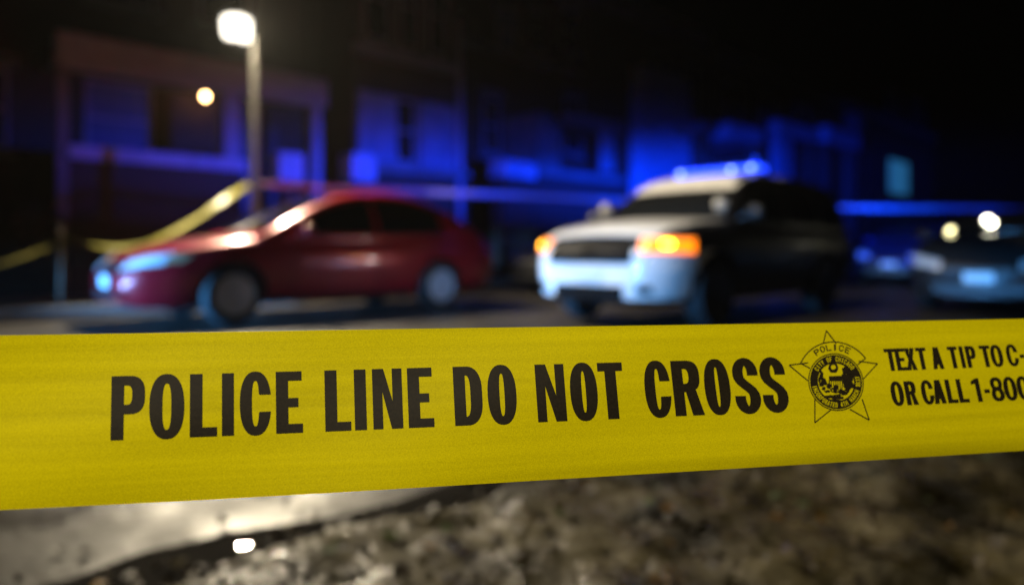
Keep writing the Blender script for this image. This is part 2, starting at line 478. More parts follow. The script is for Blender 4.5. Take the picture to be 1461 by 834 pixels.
# greystone fronted house
r, rel = house(7.45, 11.3, 'row house with tall pale stone panels and a drainpipe, seen over the red sedan', 'brick_brown', height=9.6)
part(r, rel, 'bay', 'brick_brown', (7.62, 10.5, 12.7, WALL - .002, .12, 9.0))
part(r, rel, 'stone_panel', 'stone', (7.66, 8.58, 12.56, 12.698, 2.72, 4.2))
part(r, rel, 'stone_panel', 'stone', (9.25, 10.28, 12.56, 12.698, 2.72, 4.2))
part(r, rel, 'stone_ledge', 'stone_dark', (7.25, 10.6, 12.4, 12.698, 2.5, 2.7))
part(r, rel, 'stone_band', 'stone', (7.6, 10.5, 12.52, 12.698, 4.98, 5.2))
part(r, rel, 'stair_pier', 'brick_brown', (7.2, 7.6, 12.0, 12.39, .12, 2.2))
part(r, rel, 'pier_cap', 'stone_pale', (7.12, 7.66, 11.92, 12.398, 2.202, 2.75))
for a, b in ((8.62, 9.2),):
    window(r, rel, a, b, 2.75, 4.2, 12.7, stone=None)
for a, b in ((7.85, 8.5), (8.75, 9.3), (9.55, 10.1)):
    window(r, rel, a, b, 5.35, 7.2, 12.7)
b = MB(); p = st(10.42, 12.58); b.tube([(p[0], p[1], .15), (p[0], p[1], 6.4)], .07)
b.build('drainpipe', 'stone_pale', r, rel, smooth=True)

# house with bright pier cap between the two nearest cars
r, rel = house(11.45, 16.9, 'row house with lit window shade upstairs and stone porch cap, between sedan and police car', 'brick', height=9.2)
q = F(722, 764, 230, 253, 12.0)
part(r, rel, 'porch_wall', 'brick', (q[0], q[1], 12.06, 12.5, .12, q[2] - .002))
part(r, rel, 'wall_cap', 'stone_pale', (q[0] - .05, q[1] + .05, 12.0, 12.55, q[2], q[3]))
q = F(766, 892, 245, 256, 12.3)
part(r, rel, 'porch_parapet', 'brick', (q[0], q[1], 12.36, 12.6, .12, q[2] - .002))
part(r, rel, 'parapet_cap', 'stone_dark', (q[0], q[1], 12.3, 12.66, q[2], q[3]))
q = F(768, 800, 162, 244, 13.0)
part(r, rel, 'stone_panel', 'stone_dark', (q[0], q[1], 13.0, WALL - .002, q[2], q[3]))
q = F(862, 876, 186, 245, 12.4)
part(r, rel, 'porch_post', 'white_paint', (q[0], q[1], 12.4, 12.6, q[2], q[3]))
q2 = F(780, 892, 172, 185, 12.4)
part(r, rel, 'porch_beam', 'stone_dark', (q2[0] + .9, q2[1], 12.38, 12.66, q[3] + .002, q[3] + .3))
part(r, rel, 'porch_roof', 'roof_tar', (q2[0] + .9, q2[1], 12.662, WALL - .002, q[3] + .05, q[3] + .28))
q = F(707, 736, 16, 74, 14.3)
window(r, rel, q[0], q[1], q[2], q[3], WALL, pane='shade')
for px0, px1 in ((752, 775), (800, 826)):
    q = F(px0, px1, 16, 74, 14.3); window(r, rel, q[0], q[1], q[2], q[3], WALL)
q = F(690, 860, 84, 96, 14.2)
part(r, rel, 'stone_band', 'stone_dark', (11.5, 16.85, WALL - .1, WALL - .002, q[2], q[3]))
for px0, px1 in ((688, 712), (805, 828)):
    q = F(px0, px1, 140, 220, 14.3); window(r, rel, q[0], q[1], q[2], q[3], WALL)

# pale stone corner house behind the light bar
r, rel = house(17.1, 24.6, 'row house with broad pale stone end bay rising behind the police light bar', 'brick_brown', height=9.4)
q = F(919, 986, 60, 240, 13.7)
part(r, rel, 'stone_bay', 'stone_pale', (q[0], q[1], 13.7, WALL - .002, .12, 7.2))
q = F(1040, 1085, 180, 200, 12.5)
part(r, rel, 'door_lintel', 'stone_pale', (q[0], q[1], 12.4, WALL - .002, q[2], q[3]))
part(r, rel, 'porch_pier', 'brick_brown', (q[1] - .45, q[1], 12.45, 12.9, .12, q[2] - .002))
q1 = F(1002, 1022, 175, 190, 12.5)
part(r, rel, 'stone_block', 'stone_dark', (q1[0], q1[1], 12.4, WALL - .002, q1[2], q1[3]))
part(r, rel, 'porch_pier', 'brick_brown', (q1[0], q1[0] + .5, 12.45, 12.9, .12, q1[2] - .002))
part(r, rel, 'door', 'wood_dark', (q[0] + .15, q[0] + 1.2, WALL - .06, WALL - .002, 1.3, 3.7))
for a, b in ((21.0, 22.0), (22.8, 23.9)):
    window(r, rel, a, b, 6.0, 7.8, WALL)
steps(r, rel, q[0] - .1, q[0] + 1.3, 12.44, 1.2, 5)

# house with two stone lintels, right of the police car roof
r, rel = house(25.2, 38.5, 'wide row house with two stone lintels over dark porch openings, right of the light bar', 'brick', height=9.0)
q = F(1112, 1131, 190, 246, 12.5)
part(r, rel, 'porch_post', 'stone', (q[0], q[1], 12.5, 12.9, .12, q[3] - .002))
qa = F(1125, 1166, 188, 205, 12.5); qb = F(1180, 1226, 186, 208, 12.5)
part(r, rel, 'porch_lintel', 'stone_pale', (q[0] - .05, qa[1], 12.44, 12.95, q[3], q[3] + .5))
part(r, rel, 'porch_lintel', 'stone_pale', (qb[0], qb[1], 12.44, 12.95, qb[2], qb[3]))
part(r, rel, 'porch_post', 'brick', (qa[1] - .5, qa[1], 12.5, 12.9, .12, q[3] - .002))
part(r, rel, 'porch_post', 'brick', (qb[0], qb[0] + .6, 12.5, 12.9, .12, qb[2] - .002))
part(r, rel, 'porch_post', 'brick', (qb[1] - .6, qb[1], 12.5, 12.9, .12, qb[2] - .002))
part(r, rel, 'porch_roof', 'roof_tar', (q[0], qb[1], 12.952, WALL - .002, q[3] + .1, q[3] + .4))
for a, b in ((26.2, 27.4), (29.4, 30.6), (33.0, 34.4)):
    window(r, rel, a, b, 6.0, 7.8, WALL)
part(r, rel, 'door', 'wood_dark', (31.5, 32.6, WALL - .06, WALL - .002, .9, 3.4))

# farthest house
r, rel = house(39.2, 56.0, 'farthest row house with narrow pale doorway, above the rear of the police car', 'brick_brown', height=9.0)
q = F(1238, 1254, 150, 270, 13.0)
part(r, rel, 'stone_pilaster', 'stone_dark', (39.25, 40.4, 13.6, WALL - .002, .12, 8.3))
q = F(1271, 1296, 230, 276, 14.2)
M['lit_door'] = mat('dimly_lit_glazed_door', (.2, .3, .35), .4, emit=(.02, .15, .33), estr=.6)
part(r, rel, 'door', 'lit_door', (q[0], q[1], WALL - .1, WALL - .002, q[2], q[3]))
q = F(1266, 1284, 132, 178, 14.3)
window(r, rel, q[0], q[1], q[2], q[3], WALL)
window(r, rel, q[0] + 5, q[1] + 5, q[2], q[3], WALL)

# ------------------------------------------------------------------ street lamp
PY = 10.4
PX = (364 - 730.5) / FPX * PY
pole = thing('street_lamp', 'tall grey street lamp pole with bright white lantern on a side bracket', 'street lamp', (PX, PY, .12))
prel = (PX, PY, .12)
b = MB(); b.lathe([(.20, 0), (.20, .25), (.16, .32), (.075, .36), (.068, .5), (.056, 7.2), (.054, 7.8)], 20, origin=(PX, PY, .12))
b.build('pole', 'pole_paint', pole, prel, smooth=True)
gc = at(337, 41, PY)
LP = [(.004, -.185), (.175, -.18), (.205, -.14), (.215, -.04), (.222, .06), (.215, .125), (.17, .155), (.004, .16)]
def lantern_shell(a0, a1, n, grow=0.0):
    b = MB(); front = HEAD + R(90)           # towards the road
    for r_, h_ in LP:
        for i in range(n + 1):
            w_ = front + R(a0 + (a1 - a0) * i / n)
            b.v.append(gc + Vector((math.cos(w_) * (r_ + grow), math.sin(w_) * (r_ + grow), h_ + (grow if h_ > 0 else -grow) * .5)))
    for i in range(len(LP) - 1):
        for j in range(n):
            b.f.append((i * (n + 1) + j, i * (n + 1) + j + 1, (i + 1) * (n + 1) + j + 1, (i + 1) * (n + 1) + j))
    return b
# degrees are counted from the road side; an unseen dark shell is added to keep light off the houses
lg = lamp('street_lamp_light', 'SPOT', gc + Vector((CU, -SU, -.12)) * .30, 3300, (1.0, .85, .60), shadow_soft_size=.10, spot_size=R(145), spot_blend=.4)
aim(lg, lg.location + Vector((CU, -SU, -.5)))
lantern_shell(-86, 80, 30).build('lantern', 'lamp_lit', pole, prel, smooth=True)
lantern_shell(80, 274, 30, .006).build('added_light_shield', 'black_plastic', pole, prel, smooth=True)
b = MB(); b.lathe([(.235, .163), (.20, .21), (.10, .25), (.004, .27)], 28, origin=gc)
b.build('lantern_cap', 'galv', pole, prel, smooth=True)
b = MB(); b.tube([(PX, PY, gc.z - .62), (PX - .10, PY, gc.z - .40), (gc.x + .02, PY, gc.z - .27), (gc.x, PY, gc.z - .18)], [.035, .035, .04, .07], 10)
b.build('bracket', 'black_plastic', pole, prel, smooth=True)

# ------------------------------------------------------------------ barrier tapes in the background
def ribbon(name, path, label, width=.076, mname='tape_far', twist=None):
    b = MB()
    n = len(path)
    for i, p in enumerate(path):
        a = twist(i / (n - 1)) if twist else 0
        t = (Vector(path[min(i + 1, n - 1)]) - Vector(path[max(i - 1, 0)])).normalized()
        side = t.cross(Vector((0, 0, 1))).normalized()
        up = side.cross(t)
        dv = (up * math.cos(a) + side * math.sin(a)) * width / 2
        nv = t.cross(dv).normalized() * .0004
        P = Vector(p)
        b.v += [P - dv - nv, P + dv - nv, P + dv + nv, P - dv + nv]
    for i in range(n - 1):
        for j in range(4):
            b.f.append((4 * i + j, 4 * i + (j + 1) % 4, 4 * (i + 1) + (j + 1) % 4, 4 * (i + 1) + j))
    o = b.build(name, mname, smooth=False)
    return tag(o, label, 'barrier tape')
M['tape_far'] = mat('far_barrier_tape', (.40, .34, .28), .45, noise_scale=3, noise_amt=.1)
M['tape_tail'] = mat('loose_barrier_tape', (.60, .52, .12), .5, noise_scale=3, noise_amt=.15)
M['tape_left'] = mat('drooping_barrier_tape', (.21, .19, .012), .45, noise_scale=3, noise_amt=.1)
tz = at(364, 262, PY).z
path = []
p0 = Vector((PX + .08, PY - .06, tz)); p1 = Vector((14.5, 16.6, tz - .02))
for i in range(61):
    t = i / 60
    p = p0.lerp(p1, t); p.z -= .13 * 4 * t * (1 - t) + .012 * math.sin(23 * t)
    path.append(p)
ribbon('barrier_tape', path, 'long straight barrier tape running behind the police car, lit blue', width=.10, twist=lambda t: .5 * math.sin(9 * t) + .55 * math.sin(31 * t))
ctrl = [at(356, 262, 10.3), at(320, 284, 9.75), at(280, 312, 9.35), at(240, 334, 9.0), at(205, 349, 8.8), at(170, 353, 8.65), at(130, 349, 8.5), at(85, 338, 8.35)]
path = []
for i in range(len(ctrl) - 1):
    for k in range(8):
        t = k / 8
        a = ctrl[max(i - 1, 0)]; b_ = ctrl[i]; c_ = ctrl[i + 1]; d_ = ctrl[min(i + 2, len(ctrl) - 1)]
        path.append(.5 * ((2 * b_) + (c_ - a) * t + (2 * a - 5 * b_ + 4 * c_ - d_) * t * t + (3 * b_ - a - 3 * c_ + d_) * t ** 3))
path.append(ctrl[-1])
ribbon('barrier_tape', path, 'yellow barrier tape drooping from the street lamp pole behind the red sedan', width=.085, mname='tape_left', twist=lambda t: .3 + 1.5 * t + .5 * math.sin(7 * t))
tail = []
for i in range(25):
    t = i / 24
    p = at(88 - 260 * t, 346 + 58 * t, 8.33 - .9 * t); p.z -= .10 * math.sin(math.pi * t); tail.append(p)
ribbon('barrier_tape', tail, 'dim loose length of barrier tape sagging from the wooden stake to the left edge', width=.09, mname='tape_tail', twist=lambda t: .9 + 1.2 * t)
# stake that holds the low end of the tape
sp = ctrl[-1]
b = MB(); b.tube([(sp.x, sp.y + .02, 0), (sp.x, sp.y + .02, sp.z + .14)], .018, 8)
tag(b.build('fence_stake', 'bark', smooth=True), 'thin dark wooden stake holding the low end of the drooping tape', 'stake')

# evergreen shrub in front of the left house
def shrub(loc, w, hgt, label):
    r = thing('shrub', label, 'shrub', loc)
    st_ = MB()
    for k in range(5):
        a = k * 1.26
        st_.tube([(0, 0, 0), (math.cos(a) * w * .2, math.sin(a) * w * .2, hgt * .5), (math.cos(a) * w * .36, math.sin(a) * w * .36, hgt * .8)], [.02, .014, .006], 6)
    st_.build('stem', 'bark', r)
    f = MB()
    rnd = random.Random(3)
    for i in range(1500):
        a = rnd.uniform(0, 6.28); el = rnd.uniform(-.3, 1.0); rad = rnd.random() ** .4
        lump = 1 + .25 * math.sin(3 * a + 1) + .15 * math.sin(5 * el * 3 + a)
        p = Vector((math.cos(a) * math.cos(el) * w * .5 * rad * lump, math.sin(a) * math.cos(el) * w * .5 * rad * lump, hgt * (.42 + .52 * el * rad)))
        s = rnd.uniform(.02, .05)
        d1 = Vector((rnd.gauss(0, 1), rnd.gauss(0, 1), rnd.gauss(0, 1))).normalized(); d2 = d1.orthogonal()
        f.add([p - d1 * s, p - d2 * s * .5, p + d1 * s, p + d2 * s * .5], [(0, 1, 2, 3)])
    f.build('foliage', 'leaf_green', r)
xy = st(1.6, 11.6)
p = at(75, 300, 10.6)
shrub((p.x, p.y, .1), 1.5, 1.55, 'rounded evergreen shrub by the porch of the left house')

# ------------------------------------------------------------------ cars
def smooth_interp(xs, pts, k=3):
    px_ = [a for a, _ in pts]; pz = [b for _, b in pts]
    o = np.argsort(px_); px_ = np.array(px_)[o]; pz = np.array(pz)[o]
    y = np.interp(xs, px_, pz)
    for _ in range(k):
        z = y.copy(); z[1:-1] = .25 * y[:-2] + .5 * y[1:-1] + .25 * y[2:]; y = z
    return y

class Car:
    def __init__(s, P, name, label, cat, x, y, rz, group=None):
        s.P = P
        s.root = thing(name, label, cat, (x, y, 0), rz, group)
        front, rear = P['front'], P['rear']
        n = 64
        t = np.linspace(0, 1, n); t = .5 - .5 * np.cos(np.pi * t); t = .35 * np.linspace(0, 1, n) + .65 * t
        xs = rear + (front - rear) * t
        zt = smooth_interp(xs, P['deck']); zb = smooth_interp(xs, P['bottom']); w = smooth_interp(xs, P['width'])
        cr = smooth_interp(xs, P['crown'])
        b = MB(); ring = None
        for i in range(n):
            H = zt[i] - zb[i]
            half = [(.0, zb[i]), (.6 * w[i], zb[i]), (.86 * w[i], zb[i] + .015), (.915 * w[i], zb[i] + .07), (.955 * w[i], zb[i] + .26 * H), (.995 * w[i], zb[i] + .54 * H), (.99 * w[i], zb[i] + .72 * H), (.965 * w[i], zt[i] - .075), (.925 * w[i], zt[i] - .022), (.85 * w[i], zt[i] + .12 * cr[i]), (.6 * w[i], zt[i] + .55 * cr[i]), (.3 * w[i], zt[i] + .88 * cr[i]), (0, zt[i] + cr[i])]
            rg = [(xs[i], yy, zz) for yy, zz in half] + [(xs[i], -yy, zz) for yy, zz in reversed(half[1:-1])]
            ring = len(rg); b.v += [Vector(q) for q in rg]
        for i in range(n - 1):
            for j in range(ring):
                b.f.append((i * ring + j, i * ring + (j + 1) % ring, (i + 1) * ring + (j + 1) % ring, (i + 1) * ring + j))
        b.f.append(tuple(range(ring))); b.f.append(tuple((n - 1) * ring + j for j in reversed(range(ring))))
        body = b.build('body', P['paint'], None, smooth=True)
        # wheel arches are cut out of the body
        cut = MB()
        for ax in P['axles']:
            for sy in (-1, 1):
                wy = P['half_w']
                y0, y1 = sorted((sy * (wy - .32), sy * (wy + .2)))
                cut.lathe([(P['wheel_r'] + .055, y0), (P['wheel_r'] + .055, y1)], 40, axis='Y', origin=(ax, 0, P['wheel_r'] + .005))
        co = cut.build('cutter', 'black_plastic')
        md = body.modifiers.new('b', 'BOOLEAN'); md.operation = 'DIFFERENCE'; md.solver = 'EXACT'; md.object = co
        dg = bpy.context.evaluated_depsgraph_get()
        me = bpy.data.meshes.new_from_object(body.evaluated_get(dg))
        body.modifiers.clear(); old = body.data; body.data = me; bpy.data.meshes.remove(old)
        bpy.data.objects.remove(co)
        me.materials.clear(); me.materials.append(M[P['paint']])
        for pl in me.polygons: pl.use_smooth = True
        me.set_sharp_from_angle(angle=R(50))
        body.parent = s.root
        s.body = body
        # cabin
        cx0, cx1 = P['cabin'][0][0], P['cabin'][-1][0]
        lo, hi = min(cx0, cx1), max(cx0, cx1)
        n2 = 48
        xc = np.linspace(lo, hi, n2)
        zr = smooth_interp(xc, P['cabin'], 2)
        zbelt = smooth_interp(xc, P['deck']); wb = np.interp(xc, [a for a, _ in sorted(P['width'])], [b_ for _, b_ in sorted(P['width'])]) * P['belt_w']
        top = max(zr)
        b = MB()
        for i in range(n2):
            z0 = zbelt[i] - .12
            zz = max(zr[i], z0 + .03)
            f = max(0, (zz - zbelt[i])) / (top - zbelt[i])
            wr = wb[i] * (1 - (1 - P['roof_w']) * f)
            c = .035 * f
            half = [(0, z0), (wb[i], z0), (wb[i] + .004, z0 + .12 if zz > z0 + .2 else z0 + (zz - z0) * .4)]
            zz0 = half[-1][1]
            half += [(wb[i] + (wr - wb[i]) * .5 + .012, zz0 + (zz - zz0) * .52), (wr + .012, zz - .10 * f), (wr - .02, zz - .03 * f), (wr - .10, zz + c * .2), (wr * .5, zz + c * .8), (0, zz + c)]
            rg = [(xc[i], yy, z_) for yy, z_ in half] + [(xc[i], -yy, z_) for yy, z_ in reversed(half[1:-1])]
            ring = len(rg); b.v += [Vector(q) for q in rg]
        for i in range(n2 - 1):
            for j in range(ring):
                b.f.append((i * ring + j, i * ring + (j + 1) % ring, (i + 1) * ring + (j + 1) % ring, (i + 1) * ring + j))
        b.f.append(tuple(range(ring))); b.f.append(tuple((n2 - 1) * ring + j for j in reversed(range(ring))))
        s.cabin = b.build('cabin', P['cabin_paint'], s.root, smooth=True)
        s.zr = lambda x: float(np.interp(x, xc, zr)); s.zbelt = lambda x: float(np.interp(x, xc, zbelt))
        vs = []; fs = []
        for o in (body, s.cabin):
            k = len(vs); vs += [v.co.copy() for v in o.data.vertices]; fs += [tuple(q + k for q in pl.vertices) for pl in o.data.polygons]
        s.bvh = BVHTree.FromPolygons(vs, fs)
        s.wheels()
    def hit(s, o, d):
        r_ = s.bvh.ray_cast(Vector(o), Vector(d).normalized(), 12)
        return r_
    def patch(s, name, m, fn, nu=10, nv=6, off=.006, parent=None, thick=.016, smooth=True):
        """fn(u, v) -> ray origin, direction; the patch is laid on the car where the rays land"""
        b = MB(); outer = []; inner = []
        for i in range(nu + 1):
            for j in range(nv + 1):
                o, d = fn(i / nu, j / nv)
                loc, nor, idx, dist = s.hit(o, d)
                d = Vector(d).normalized()
                if loc is None: loc = Vector(o) + d * 3; nor = -d
                if nor.dot(d) > 0: nor = -nor
                e = (nor * .5 - d * .5).normalized()
                outer.append(loc + e * off); inner.append(loc - e * (thick - off))
        k = len(outer); b.v = outer + inner
        nn = nv + 1
        for i in range(nu):
            for j in range(nv):
                q = (i * nn + j, i * nn + j + 1, (i + 1) * nn + j + 1, (i + 1) * nn + j)
                b.f.append(q); b.f.append(tuple(k + z for z in reversed(q)))
        for i in range(nu):
            for j in (0, nv):
                a, c = i * nn + j, (i + 1) * nn + j; b.f.append((a, c, k + c, k + a))
        for j in range(nv):
            for i in (0, nu):
                a, c = i * nn + j, i * nn + j + 1; b.f.append((a, c, k + c, k + a))
        o = b.build(name, m, parent or s.root, smooth=smooth)
        if smooth: o.data.set_sharp_from_angle(angle=R(40))
        return o
    def front(s, name, m, y0, y1, z0, z1, z0b=None, z1b=None, **kw):    # seen from the front; y0 -> y1, heights may taper
        z0b = z0 if z0b is None else z0b; z1b = z1 if z1b is None else z1b
        def fn(u, v):
            y = y0 + (y1 - y0) * u
            lo = z0 + (z0b - z0) * u; hi = z1 + (z1b - z1) * u
            return (4, y, lo + (hi - lo) * v), (-1, 0, 0)
        return s.patch(name, m, fn, **kw)
    def rearp(s, name, m, y0, y1, z0, z1, **kw):
        return s.patch(name, m, lambda u, v: ((-4, y0 + (y1 - y0) * u, z0 + (z1 - z0) * v), (1, 0, 0)), **kw)
    def sidep(s, name, m, sy, x0, x1, zlo, zhi, **kw):
        def fn(u, v):
            x = x0 + (x1 - x0) * u
            lo = zlo(x) if callable(zlo) else zlo; hi = zhi(x) if callable(zhi) else zhi
            return (x, sy * 3, lo + (hi - lo) * v), (0, -sy, 0)
        return s.patch(name, m, fn, **kw)
    def around(s, name, m, a0, a1, z0, z1, cx, **kw):     # wraps round the nose
        def fn(u, v):
            a = R(a0 + (a1 - a0) * u); z = z0 + (z1 - z0) * v
            d = Vector((math.cos(a), math.sin(a), 0))
            return (cx + d.x * 4, d.y * 4, z), -d
        return s.patch(name, m, fn, **kw)
    def topp(s, name, m, x0, x1, y0, y1, y0b=None, y1b=None, **kw):
        y0b = y0 if y0b is None else y0b; y1b = y1 if y1b is None else y1b
        def fn(u, v):
            x = x0 + (x1 - x0) * u
            a = y0 + (y0b - y0) * u; b = y1 + (y1b - y1) * u
            return (x, a + (b - a) * v, 4), (0, 0, -1)
        return s.patch(name, m, fn, **kw)
    def wheels(s):
        P = s.P; rr = P['wheel_r']; ww = .22
        prof = [(rr * .66, -ww / 2 + .02), (rr * .9, -ww / 2), (rr * .97, -ww / 2 + .03), (rr, -ww / 2 + .06), (rr, ww / 2 - .06), (rr * .97, ww / 2 - .03), (rr * .9, ww / 2), (rr * .66, ww / 2 - .02)]
        for ax in P['axles']:
            for sy in (-1, 1):
                cy = sy * (P['half_w'] - .135)
                t = MB().lathe(prof, 36, axis='Y', origin=(ax, cy, rr)).build('wheel', 'rubber', s.root, smooth=True)
                t.data.set_sharp_from_angle(angle=R(50))
                rim = MB()
                o = sy * (ww / 2)
                rim.lathe([(rr * .64, cy + o - sy * .002), (rr * .67, cy + o + sy * .006), (rr * .60, cy + o + sy * .008), (rr * .58, cy + o - sy * .03)], 36, axis='Y', origin=(ax, 0, rr))
                rim.lathe([(rr * .16, cy + o - sy * .02), (rr * .15, cy + o + sy * .014), (rr * .05, cy + o + sy * .018)], 20, axis='Y', origin=(ax, 0, rr))
                for k in range(P.get('spokes', 5)):
                    a = 2 * math.pi * k / P.get('spokes', 5) + .3
                    ca, sa = math.cos(a), math.sin(a)
                    def pt(rad, tang, yy): return (ax + rad * ca - tang * sa, cy + o + sy * yy, rr + rad * sa + tang * ca)
                    wi, wo = rr * .06, rr * .085
                    rim.hexa([pt(rr * .1, -wi, -.03), pt(rr * .1, wi, -.03), pt(rr * .62, wo, -.03), pt(rr * .62, -wo, -.03), pt(rr * .1, -wi, .011), pt(rr * .1, wi, .011), pt(rr * .62, wo, -.001), pt(rr * .62, -wo, -.001)])
                ro = rim.build('rim', P.get('rim', 'alloy'), t)
    def windows(s):
        P = s.P
        ws = P['windscreen']     # base x, top x
        zr = s.zr
        wy = P['half_w'] * P['belt_w']
        s.topp('windscreen', 'glass', ws[0], ws[1], -wy * .86, wy * .86, -wy * P['roof_w'] * .86, wy * P['roof_w'] * .86, nu=12, nv=10, off=.005)
        rw = P['rear_window']
        s.topp('rear_window', 'glass', rw[0], rw[1], -wy * P['roof_w'] * .84, wy * P['roof_w'] * .84, -wy * .78, wy * .78, nu=10, nv=8, off=.005)
        for sy in (1, -1):
            for x0, x1 in P['side_windows']:
                s.sidep('side_window', 'glass', sy, x0, x1, lambda x: s.zbelt(x) + .035, lambda x: max(s.zbelt(x) + .05, zr(x) - .095), nu=12, nv=6, off=.005)
    def mirrors(s, m):
        P = s.P; x = P['mirror_x']; z = P['mirror_z']; y = P['half_w'] * P['belt_w']
        for sy in (1, -1):
            b = MB()
            b.lathe([(.003, -.10), (.055, -.085), (.078, -.03), (.08, .05), (.06, .09), (.003, .10)], 18, axis='Y', origin=(0, 0, 0))
            b.v = [Vector((x + v.x * .75, sy * (y + .17) + v.y, z + v.z)) for v in b.v]
            mo = b.build('mirror', m, s.root, smooth=True)
            a = MB().hexa([(x - .03, sy * (y - .02), z - .08), (x + .03, sy * (y - .02), z - .08), (x + .03, sy * (y + .11), z - .05), (x - .03, sy * (y + .11), z - .05), (x - .03, sy * (y - .02), z - .04), (x + .03, sy * (y - .02), z - .04), (x + .03, sy * (y + .11), z - .01), (x - .03, sy * (y + .11), z - .01)])
            a.build('arm', 'black_plastic', mo)
    def doors(s, seams, handles, m_handle):
        P = s.P
        for sy in (1, -1):
            for x in seams:
                s.sidep('door_seam', 'black_plastic', sy, x - .006, x + .006, .34, lambda q: s.zbelt(q) - .03, nu=1, nv=10, off=.003)
            for x in handles:
                s.sidep('door_handle', m_handle, sy, x - .10, x + .10, s.zbelt(x) - .15, s.zbelt(x) - .115, nu=6, nv=2, off=.03, thick=.034)

SEDAN = dict(front=2.54, rear=-2.54, half_w=.925, wheel_r=.335, axles=(1.50, -1.36), paint='red_paint', cabin_paint='red_paint',
    deck=[(-2.54, .78), (-2.42, .95), (-1.9, 1.02), (-1.0, 1.0), (.7, .98), (1.15, .98), (1.7, .90), (2.2, .80), (2.42, .70), (2.54, .58)],
    bottom=[(-2.54, .42), (-2.3, .26), (-1.6, .20), (1.6, .20), (2.3, .20), (2.54, .27)],
    width=[(-2.54, .66), (-2.44, .80), (-2.1, .89), (-1, .92), (.6, .925), (1.6, .915), (2.1, .86), (2.38, .74), (2.54, .56)],
    crown=[(-2.54, .0), (-2.2, .03), (1.2, .05), (2.0, .075), (2.4, .05), (2.54, .0)],
    cabin=[(1.22, .97), (.95, 1.12), (.55, 1.32), (.15, 1.48), (-.2, 1.555), (-.65, 1.58), (-1.05, 1.56), (-1.45, 1.45), (-1.85, 1.26), (-2.18, 1.03)],
    belt_w=.94, roof_w=.72, windscreen=(1.08, .12), rear_window=(-1.15, -1.92), side_windows=[(.72, -.32), (-.40, -1.42)], mirror_x=.72, mirror_z=1.06, spokes=5)
SUV = dict(rim='black_plastic', front=2.5, rear=-2.5, half_w=1.0, wheel_r=.375, axles=(1.55, -1.31), paint='black_paint', cabin_paint='black_paint',
    deck=[(-2.5, .92), (-2.4, 1.08), (-1, 1.13), (.6, 1.14), (1.1, 1.16), (1.7, 1.10), (2.15, 1.02), (2.36, .94), (2.46, .84), (2.5, .78)],
    bottom=[(-2.5, .45), (-2.3, .34), (-1.6, .27), (1.6, .27), (2.3, .25), (2.5, .31)],
    width=[(-2.5, .80), (-2.4, .92), (-2, .97), (0, 1.0), (1.6, .995), (2.05, .965), (2.3, .88), (2.44, .75), (2.5, .62)],
    crown=[(-2.5, 0), (1.1, .05), (1.8, .08), (2.3, .05), (2.5, .0)],
    cabin=[(1.25, 1.12), (1.02, 1.29), (.76, 1.50), (.50, 1.68), (.2, 1.755), (-.8, 1.78), (-1.6, 1.765), (-2.15, 1.70), (-2.32, 1.5), (-2.46, 1.10)],
    belt_w=.93, roof_w=.78, windscreen=(1.16, .74), rear_window=(-2.2, -2.40), side_windows=[(.60, -.22), (-.30, -1.20), (-1.30, -2.05)], mirror_x=1.02, mirror_z=1.24, spokes=5)

# red sedan at the far kerb
cr = Car(SEDAN, 'parked_sedan', 'glossy red sedan parked at the far kerb in front of the lamp pole', 'car', -2.58, 9.16, HEAD)
cr.windows(); cr.mirrors('red_paint'); cr.doors([.80, -.36, -1.30], [-.12, -1.12], 'red_paint')
for sy in (1, -1):
    hl = cr.front('headlight', 'lens', sy * .44, sy * .80, .60, .71, .68, .80, nu=10, nv=5, off=.008)
    cr.front('indicator', mat('clear_amber_lens', (.5, .3, .16), .15, coat=1.0) if sy == 1 else 'lens', sy * .795, sy * .85, .70, .79, nu=3, nv=3, off=.009, parent=hl)
    cr.front('fog_light', 'glass', sy * .50, sy * .60, .37, .42, nu=4, nv=4, off=.008)
    cr.rearp('taillight', 'lens_red', sy * .50, sy * .84, .74, .90, off=.008)
cr.front('grille', 'black_plastic', -.38, .38, .58, .70, nu=8, nv=4, off=.004)
cr.front('grille_bar', 'chrome', -.36, .36, .635, .655, nu=8, nv=2, off=.012)
cr.front('air_intake', 'black_plastic', -.42, .42, .30, .40, nu=8, nv=3, off=.004)
cr.front('license_plate', 'plate', -.16, .16, .43, .55, nu=4, nv=3, off=.014)
cr.rearp('license_plate', 'plate', -.16, .16, .66, .78, off=.014)
for sy in (1, -1):
    cr.sidep('sill_trim', 'black_plastic', sy, -.9, 1.05, .215, .28, nu=10, nv=2, off=.004)

# police car in the road
cp = Car(SUV, 'police_suv', 'black and white police SUV with blue roof lights and amber indicators lit', 'police car', 2.60, 8.92, HEAD)
cp.windows(); cp.mirrors('black_plastic'); cp.doors([.86, -.26, -1.24], [-.05, -1.02], 'black_plastic')
cp.topp('hood', 'white_car', 1.22, 2.33, -.88, .88, -.72, .72, nu=16, nv=14, off=.008)
cp.around('bumper', 'white_car', -56, 56, .34, .70, .95, nu=30, nv=10, off=.012)
for sy in (1, -1):
    cp.around('fender_panel', 'white_car', sy * 20, sy * 56, .702, .83, .95, nu=12, nv=4, off=.011)
cp.topp('roof', 'white_car', .70, -.75, -.70, .70, nu=12, nv=12, off=.006)
cp.front('grille', 'grille_black', -.52, .52, .69, .93, nu=12, nv=6, off=.020)
for k in range(3):
    cp.front('grille_bar', 'black_paint', -.42, .42, .735 + .065 * k, .75 + .065 * k, nu=10, nv=1, off=.028)
cp.front('grille_badge', 'chrome', -.08, .08, .79, .85, nu=4, nv=3, off=.036)
cp.front('air_intake', 'grille_black', -.46, .46, .335, .47, nu=10, nv=4, off=.018)
